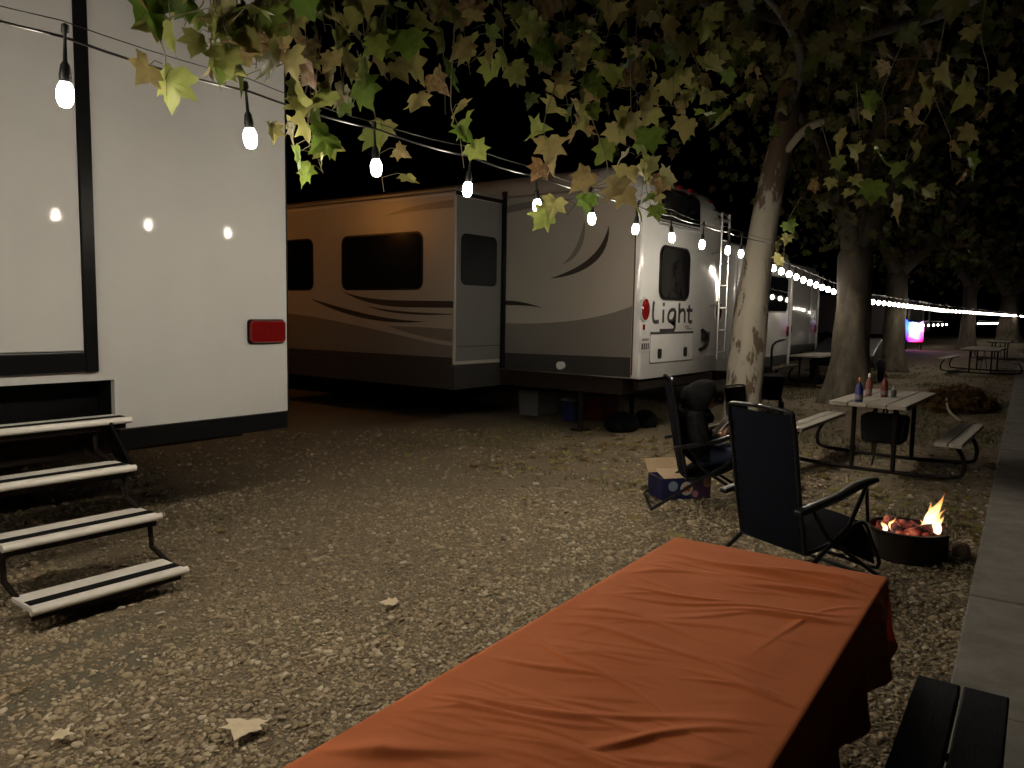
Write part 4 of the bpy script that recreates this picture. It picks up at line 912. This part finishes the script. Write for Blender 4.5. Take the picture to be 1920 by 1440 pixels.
    for i in range(nu+1):
        a = R(70)+R(220)*i/nu           # round the back, open at the face
        for j in range(nv+1):
            b = R(-80)+R(170)*j/nv; f_ = 1+.05*noise.noise(Vector((i*.25, j*.3, 2)))
            x, y, z = math.cos(a)*math.cos(b)*.132*f_, math.sin(a)*math.cos(b)*.112*f_, math.sin(b)*.136*f_
            if b > R(20): x += .03*math.sin(b)
            vs.append(M @ Vector((x+.002, y, z)))
    for i in range(nu):
        for j in range(nv): k = i*(nv+1)+j; fs.append((k, k+1, k+nv+2, k+nv+1))
    ho = mb.add(vs, fs).build('hood', hood, e, smooth='all'); sd = ho.modifiers.new('thick', 'SOLIDIFY'); sd.thickness = .014; sd.offset = 1
    blobm = MB().lathe([(.09, .68), (.165, .71), (.175, .755), (.14, .81), (.10, .84)], (-.025, 0, 0), 20).build('hood_collar', hood, e, smooth='all')
    # hands round the tablet
    for s_ in (1, -1):
        w_ = Vector((.255, s_*.12, .60)); H = {'w': (*w_, .028, .022), 'p1': (.295, s_*.112, .615, .034, .018), 'p2': (.325, s_*.108, .635, .036, .016)}
        Eh = [('w', 'p1'), ('p1', 'p2')]
        for k in range(4):
            o_ = (k-1.5)*.019; ln = (.034, .040, .038, .030)[k]
            H[f'a{k}'] = (.332, s_*.104+s_*.004, .64+o_, .0088, .0088); H[f'b{k}'] = (.332+ln*.8, s_*.092, .648+o_, .0082, .0082); H[f'c{k}'] = (.325+ln*.8, s_*.064, .652+o_, .0072, .0072)
            Eh += [('p2', f'a{k}'), (f'a{k}', f'b{k}'), (f'b{k}', f'c{k}')]
        H['t0'] = (.295, s_*.085, .645, .011, .011); H['t1'] = (.318, s_*.062, .665, .0095, .0095); H['t2'] = (.330, s_*.045, .675, .008, .008); Eh += [('p1', 't0'), ('t0', 't1'), ('t1', 't2')]
        H = {k_: (v_[0]-.095, *v_[1:]) for k_, v_ in H.items()}
        skin('hand', H, Eh, 'w', [skn], 1)
    return e
person()
# tablet in the hands
te = empty('tablet', C1[0], C1[1], label='thin pale tablet held up by the hooded person', cat='tablet')
M = Matrix.Translation((.235, 0, .70)) @ Matrix.Rotation(R(42), 4, 'Y')
def xf(mb, M): mb.v = [tuple(M @ Vector(p)) for p in mb.v]; return mb
xf(MB().box(-.005, .004, -.085, .085, -.12, .12), M).build('case', mat('pale_tablet_case', (.62, .58, .52), .4), te, bevel=.003)
xf(MB().box(-.0062, -.0052, -.075, .075, -.11, .11), M).build('screen', mat('tablet_screen', (.02, .02, .02), .1), te)

# ------------------------------------------------------------------ box of drinks by the recliner
e = empty('carton', (6.30, 2.86, -.01), R(-38), label='open dark blue carton with round white and orange emblem beside the recliner', cat='box')
navy = mat('navy_print_card', (.018, .025, .11), .5, noise_amt=.2, scale=6); prp = mat('violet_print_card', (.10, .05, .12), .5)
L_, W_, Hh = .235, .14, .19
mb = MB()
for b_ in ((-L_, L_, -W_, -W_+.006, 0, Hh), (-L_, L_, W_-.006, W_, 0, Hh), (-L_, -L_+.006, -W_+.006, W_-.006, 0, Hh), (L_-.006, L_, -W_+.006, W_-.006, 0, Hh), (-L_+.006, L_-.006, -W_+.006, W_-.006, 0, .006)): mb.box(*b_)
bx = mb.build('carton_body', navy, e)
MB().box(.04, L_-.004, -W_-.002, -W_-.0005, .004, Hh-.004).build('print_panel', prp, bx)
dsc = lambda x, z, r, y, ma, nm: MB().prism(ell(x, z, r, r, 22), lambda a, b: (a, -W_-y, b), (0, .0012, 0)).build(nm, ma, bx)
dsc(.0, .095, .06, .0045, mat('emblem_white', (.66, .64, .60), .5), 'emblem_disc'); dsc(.085, .045, .03, .006, mat('emblem_pink', (.55, .25, .33), .5), 'emblem_disc'); dsc(-.13, .12, .045, .0045, mat('emblem_pale_blue', (.28, .38, .5), .5), 'emblem_disc')
MB().prism([(-.03, .07), (.03, .07), (.036, .10), (.01, .135), (-.01, .12), (-.034, .11)], lambda a, b: (a, -W_-.0075, b), (0, .0012, 0)).build('emblem_figure', mat('emblem_orange', (.5, .12, .02), .5), bx)
dsc(.2, .14, .04, .0045, mat('emblem_peach', (.55, .33, .22), .5), 'emblem_disc')
MB().add([(-L_, -W_, Hh), (L_, -W_, Hh), (L_, -W_-.03, Hh+.0), (-L_, -W_-.03, Hh)], [(0, 1, 2, 3)])
def flap(p, ext): MB().prism(p, lambda x, y: (x, y, 0), (0, 0, .005))
f1 = MB().add([(-L_, W_, Hh), (L_, W_, Hh), (L_, W_+.10, Hh+.11), (-L_, W_+.10, Hh+.11), (-L_, W_+.004, Hh-.003), (L_, W_+.004, Hh-.003), (L_, W_+.104, Hh+.106), (-L_, W_+.104, Hh+.106)], [(0, 1, 2, 3), (7, 6, 5, 4), (0, 4, 5, 1), (1, 5, 6, 2), (2, 6, 7, 3), (3, 7, 4, 0)])
f1.build('flap', cardboard, e)
f2 = MB().add([(-L_, -W_, Hh), (-L_, W_, Hh), (-L_-.12, W_, Hh+.06), (-L_-.12, -W_, Hh+.06), (-L_, -W_, Hh-.004), (-L_, W_, Hh-.004), (-L_-.12, W_, Hh+.056), (-L_-.12, -W_, Hh+.056)], [(0, 1, 2, 3), (7, 6, 5, 4), (0, 4, 5, 1), (1, 5, 6, 2), (2, 6, 7, 3), (3, 7, 4, 0)])
f2.build('flap', cardboard, e)
f3 = MB().add([(-L_+.02, -W_, Hh), (L_, -W_, Hh), (L_-.02, W_*.5, Hh+.03), (-L_+.02, W_*.5, Hh+.05), (-L_+.02, -W_, Hh-.004), (L_, -W_, Hh-.004), (L_-.02, W_*.5, Hh+.026), (-L_+.02, W_*.5, Hh+.046)], [(0, 1, 2, 3), (7, 6, 5, 4), (0, 4, 5, 1), (1, 5, 6, 2), (2, 6, 7, 3), (3, 7, 4, 0)])
f3.build('flap', cardboard, e)

# ------------------------------------------------------------------ fire pit
FC = Vector((5.78, .93, 0))
e = empty('fire_pit', FC, label='low metal fire ring with glowing coals and a small flame', cat='fire pit')
rust = mat('rusty_ring_steel', (.02, .012, .009), .7, noise_amt=.5, scale=9)
prf = [(.245, -.03), (.255, -.03), (.255, .165), (.265, .175), (.235, .175), (.245, .165)]
mb = MB(); seg = 40
for (r, z) in prf:
    for k in range(seg): mb.v.append((r*math.cos(2*math.pi*k/seg), r*math.sin(2*math.pi*k/seg), z))
for i in range(len(prf)):
    j = (i+1) % len(prf)
    for k in range(seg): mb.f.append((i*seg+k, i*seg+(k+1) % seg, j*seg+(k+1) % seg, j*seg+k))
mb.build('ring', rust, e, smooth=True)
def coal_material():
    ma = bpy.data.materials.new('glowing_coal'); ma.use_nodes = True; t = ma.node_tree; b = t.nodes['Principled BSDF']; b.inputs['Base Color'].default_value = (.05, .03, .03, 1); b.inputs['Roughness'].default_value = .9
    n = t.nodes.new('ShaderNodeTexNoise'); n.inputs['Scale'].default_value = 16; n.inputs['Detail'].default_value = 5
    tc = t.nodes.new('ShaderNodeTexCoord'); t.links.new(tc.outputs['Object'], n.inputs['Vector'])
    rp = t.nodes.new('ShaderNodeValToRGB'); el = rp.color_ramp.elements; el.new(.5)
    for e_, (p, c) in zip(el, ((.44, (.003, .001, .001)), (.58, (.30, .04, .025)), (.74, (1.0, .30, .14)))): e_.position = p; e_.color = (*c, 1)
    t.links.new(n.outputs[0], rp.inputs[0]); t.links.new(rp.outputs[0], b.inputs['Emission Color']); b.inputs['Emission Strength'].default_value = .65
    return ma
coal = coal_material(); 
cm = random.Random(9)
MB().lathe([(.01, .12), (.24, .12), (.24, .10), (.01, .10)], (0, 0, 0), 30).build('ash_bed', mat('ash', (.06, .05, .05), .95, bump=.6, bscale=30), e)
for k in range(30):
    a, r_ = cm.uniform(0, 6.28), .20*math.sqrt(cm.random()); s_ = cm.uniform(.025, .05)
    bm = bmesh.new(); bmesh.ops.create_icosphere(bm, subdivisions=1, radius=s_)
    for v in bm.verts: v.co *= 1+.3*cm.uniform(-1, 1)
    MB().add([v.co+Vector((r_*math.cos(a), r_*math.sin(a), .115+s_*.4)) for v in bm.verts], [tuple(v.index for v in f.verts) for f in bm.faces]).build('coal', coal, e); bm.free()
for k, (x, y, rz_, ln) in enumerate(((-.05, .06, .3, .36), (.02, -.10, -.5, .34), (.06, .02, 1.2, .3))):
    d = Vector((math.cos(rz_), math.sin(rz_), .06)); c = Vector((x, y, .165)); mb = MB(); mb.tube([c-d*ln/2, c, c+d*ln/2], [.03, .036, .03], 9); mb.build('log', coal, e, smooth=True)
def flame_material():
    ma = bpy.data.materials.new('flame'); ma.use_nodes = True; t = ma.node_tree; N = t.nodes; N.remove(N['Principled BSDF'])
    tc = N.new('ShaderNodeTexCoord'); sp = N.new('ShaderNodeSeparateXYZ'); t.links.new(tc.outputs['Generated'], sp.inputs[0])
    rp = N.new('ShaderNodeValToRGB'); el = rp.color_ramp.elements; el.new(.5); el.new(.8)
    for e_, (p, c) in zip(el, ((0, (1, .45, .28)), (.25, (1, .80, .50)), (.6, (1, .66, .22)), (1, (1, .22, .03)))): e_.position = p; e_.color = (*c, 1)
    n = N.new('ShaderNodeTexNoise'); n.inputs['Scale'].default_value = 5; t.links.new(tc.outputs['Generated'], n.inputs['Vector'])
    em = N.new('ShaderNodeEmission'); t.links.new(sp.outputs[2], rp.inputs[0]); t.links.new(rp.outputs[0], em.inputs[0])
    st_ = N.new('ShaderNodeMapRange'); st_.inputs[1].default_value = 0; st_.inputs[2].default_value = 1; st_.inputs[3].default_value = 4.5; st_.inputs[4].default_value = .8; t.links.new(sp.outputs[2], st_.inputs[0]); t.links.new(st_.outputs[0], em.inputs[1])
    tr = N.new('ShaderNodeBsdfTransparent'); lw = N.new('ShaderNodeLayerWeight'); lw.inputs[0].default_value = .35
    ad = N.new('ShaderNodeMath'); ad.operation = 'MULTIPLY_ADD'; ad.inputs[1].default_value = .35; t.links.new(sp.outputs[2], ad.inputs[0]); t.links.new(lw.outputs['Facing'], ad.inputs[2]); ad.use_clamp = True
    mx = N.new('ShaderNodeMixShader'); t.links.new(ad.outputs[0], mx.inputs[0]); t.links.new(em.outputs[0], mx.inputs[1]); t.links.new(tr.outputs[0], mx.inputs[2])
    t.links.new(mx.outputs[0], N['Material Output'].inputs['Surface']); return ma
fl = flame_material()
for k, (x, y, h_, r_, lx) in enumerate(((.10, -.13, .27, .050, .06), (.13, -.10, .20, .035, .03), (.07, -.16, .17, .035, .05), (.12, -.17, .12, .03, .02), (.05, -.08, .09, .025, 0), (-.09, .13, .07, .02, .0), (-.03, .09, .09, .018, .01))):
    P = []; rr_ = []
    for i in range(15):
        t = i/14; P.append((x+lx*t*t*.7+.014*math.sin(t*7+k), y-lx*t*t*1.0+.012*math.sin(t*6+k*2), .145+h_*t)); rr_.append(r_*max(.03, (math.sin(math.pi*min(1, t*.8+.22))**.9)*(1-t)**.55))
    mb = MB(); mb.tube(P, rr_, 12); mb.build('flame', fl, e, smooth='all')
# stone by the ring
blob('stone', (5.95, .62, -.02), (.07, .06, .07), mat('stone_tan', (.25, .2, .15), .9, bump=.4, bscale=18), 'tan stone leaning on the right side of the fire ring', 'stone', 3)

# ------------------------------------------------------------------ wagon behind the pale trunk
e = empty('folding_wagon', (12.95, 4.35, 0), R(20), label='dark folding wagon with upright handle just right of the pale trunk', cat='wagon')
MB().add([(-.35, -.22, .22), (.35, -.22, .22), (.35, .22, .22), (-.35, .22, .22), (-.42, -.26, .62), (.42, -.26, .62), (.42, .26, .62), (-.42, .26, .62)], [(0, 1, 2, 3), (4, 5, 6, 7), (0, 1, 5, 4), (1, 2, 6, 5), (2, 3, 7, 6), (3, 0, 4, 7)]).build('tub', bag_m, e, bevel=.03)
for x in (-.3, .3):
    for y in (-.24, .24): MB().lathe([(.02, -.03), (.1, -.03), (.11, 0), (.1, .03), (.02, .03)], (x, y, .10), 16, 'y').build('wheel', rubber, e, smooth=True)
MB().tube(smooth_path([(.40, -.05, .3), (.47, -.07, .75), (.48, -.08, 1.1), (.75, -.28, 1.2)], 4), .02, 8).build('handle', steel_dark, e, smooth='all')

# ------------------------------------------------------------------ glowing display in the distance
e = empty('light_display', (44.6, 7.45, 0), label='bright cyan white and magenta glowing display panel in the distance', cat='display')
def disp_material():
    ma = bpy.data.materials.new('led_display'); ma.use_nodes = True; t = ma.node_tree; N = t.nodes; b = N['Principled BSDF']; b.inputs['Base Color'].default_value = (.02, .02, .02, 1)
    tc = N.new('ShaderNodeTexCoord'); sp = N.new('ShaderNodeSeparateXYZ'); n = N.new('ShaderNodeTexNoise'); n.inputs['Scale'].default_value = 4
    t.links.new(tc.outputs['Generated'], n.inputs['Vector']); t.links.new(tc.outputs['Generated'], sp.inputs[0])
    def ramp(src, st):
        r = N.new('ShaderNodeValToRGB'); el = r.color_ramp.elements
        while len(el) < len(st): el.new(.5)
        for e_, (p, c) in zip(el, st): e_.position = p; e_.color = (*c, 1)
        t.links.new(src, r.inputs[0]); return r
    def wob(src, k):
        a = N.new('ShaderNodeMath'); a.operation = 'MULTIPLY_ADD'; a.inputs[1].default_value = k; s2 = N.new('ShaderNodeMath'); s2.operation = 'SUBTRACT'; s2.inputs[1].default_value = k*.5
        t.links.new(n.outputs[0], a.inputs[0]); t.links.new(src, a.inputs[2]); t.links.new(a.outputs[0], s2.inputs[0]); return s2.outputs[0]
    hz = ramp(wob(sp.outputs[1], .25), [(.12, (.9, .12, .5)), (.35, (1, .7, 1)), (.58, (.18, .6, 1)), (.82, (.03, .06, 1))])
    vz = ramp(wob(sp.outputs[2], .25), [(.12, (1, .03, .10)), (.36, (1, .30, .8)), (.58, (.8, .9, 1)), (1, (.3, .4, 1))])
    mx = N.new('ShaderNodeMix'); mx.data_type = 'RGBA'; mx.blend_type = 'MULTIPLY'; mx.inputs['Factor'].default_value = 1
    t.links.new(hz.outputs[0], mx.inputs['A']); t.links.new(vz.outputs[0], mx.inputs['B']); t.links.new(mx.outputs['Result'], b.inputs['Emission Color']); b.inputs['Emission Strength'].default_value = 13
    return ma
MB().prism([(-.42, .42), (.22, .38), (.36, .50), (.40, 1.1), (.46, 1.62), (.26, 1.40), (.08, 1.42), (-.20, 1.36), (-.40, 1.48), (-.44, 1.0)], lambda y, z: (-.03, y, z), (.03, 0, 0)).build('panel', disp_material(), e)
MB().box(.001, .08, -.42, .38, .40, 1.34).build('housing', black_plastic, e, bevel=.01)
for y in (-.35, .35): MB().box(-.02, .05, y-.03, y+.03, -.02, .36).build('stand_leg', steel_dark, e)
e.rotation_euler.z = R(8)

# ------------------------------------------------------------------ leaf pile, stick, fallen leaves, litter, grass
rd = random.Random(21); L_ = []
for k in range(900):
    a, r_ = rd.uniform(0, 6.28), math.sqrt(rd.random()); x, y = 16.4+1.5*r_*math.cos(a), 1.95+.62*r_*math.sin(a)
    z = .34*max(0, 1-r_*r_)*rd.random()
    q = Matrix.Translation((x, y, z+.02)) @ Matrix.Rotation(rd.uniform(0, 6.28), 4, 'Z') @ Matrix.Rotation(rd.gauss(0, .6), 4, 'X') @ Matrix.Rotation(rd.gauss(0, .5), 4, 'Y') @ Matrix.Scale(rd.uniform(.10, .17), 4)
    L_.append((q, rd.uniform(.95, 1.25)))
o = leaf_mass('leaf_pile', L_, None, leaf_dead_m); tag(o, 'pile of raked brown dead leaves between tables and path', kind='stuff')
tag(MB().tube(smooth_path([(13.4, 1.53, .06), (14.6, 1.85, .10), (16.2, 2.1, .30)], 4), .022, 8).build('stick', mat('pale_stick', (.36, .28, .19), .8), smooth='all'), 'long pale stick lying against the dead leaf pile', 'stick')
L_ = []
for k in range(1500):
    x, y = rd.uniform(6, 30), rd.uniform(.2, 6.5)
    if rd.random() < .35: x, y = rd.uniform(1.0, 9), rd.uniform(.4, 5)
    if x < 6 and rd.random() < .93: continue
    q = Matrix.Translation((x, y, gh(x, y)+.02)) @ Matrix.Rotation(rd.uniform(0, 6.28), 4, 'Z') @ Matrix.Rotation(rd.gauss(0, .25), 4, 'X') @ Matrix.Scale(rd.uniform(.05, .12), 4)
    L_.append((q, rd.uniform(.55, 1)))
tag(leaf_mass('leaf_litter', L_, None, leaf_dead_m), 'scattered small dead leaves on the dirt strip and path', kind='stuff')
dry = mat('dry_fallen_leaf', (.66, .55, .37), .75, noise_amt=.15, scale=6, bump=.3, bscale=12)
_v, _f = leaf_mesh(41); dme = me_of(MB().add([(x, y, z*.22+.05*math.sin(x*5)*y) for x, y, z in _v], _f).build('fallen_leaf', dry, smooth='all'))
for (x, y, s_, rz_, lab) in ((1.66, 2.50, .135, 2.2, 'large pale dry leaf lying on the gravel in the foreground'), (2.86, 2.92, .09, .6, 'small pale dry leaf on the gravel further from the camera'), (1.15, 2.95, .07, 4.0, 'curled brown leaf on the gravel near the bottom step')):
    o = bpy.data.objects.new('fallen_leaf', dme); col.objects.link(o); o.matrix_world = Matrix.Translation((x, y, gh(x, y)+.032)) @ Matrix.Rotation(rz_, 4, 'Z') @ Matrix.Rotation(R(3), 4, 'X') @ Matrix.Scale(s_, 4)
    tag(o, lab, 'leaf', 'dry leaves on the gravel')
# thin grass on the dirt strip
V = []; F = []; gr = np.random.default_rng(4)
def tuft(x, y, h):
    for q in range(5):
        a = gr.uniform(0, 6.28); w_ = .004; dx, dy = math.cos(a), math.sin(a); l = gr.uniform(.2, .9)*h; i = len(V); z = gh(x, y)
        V.extend([(x-dy*w_, y+dx*w_, z), (x+dy*w_, y-dx*w_, z), (x+dx*l*.8, y+dy*l*.8, z+h*gr.uniform(.6, 1))]); F.append((i, i+1, i+2))
for k in range(26000):
    x, y = gr.uniform(6.2, 26), gr.uniform(.7, 7)
    n_ = noise.noise(Vector((x*.45, y*.7, 5)))
    if n_ < .12 and gr.random() > .06: continue
    tuft(x+gr.normal(0, .02), y+gr.normal(0, .02), gr.uniform(.03, .08))
me = bpy.data.meshes.new('grass'); me.from_pydata(V, [], F); me.materials.append(mat('dry_grass', (.12, .125, .05), .8, color2=(.20, .165, .09), scale=1.5))
o = bpy.data.objects.new('grass', me); col.objects.link(o); tag(o, 'thin patchy grass on the dirt strip', kind='stuff')
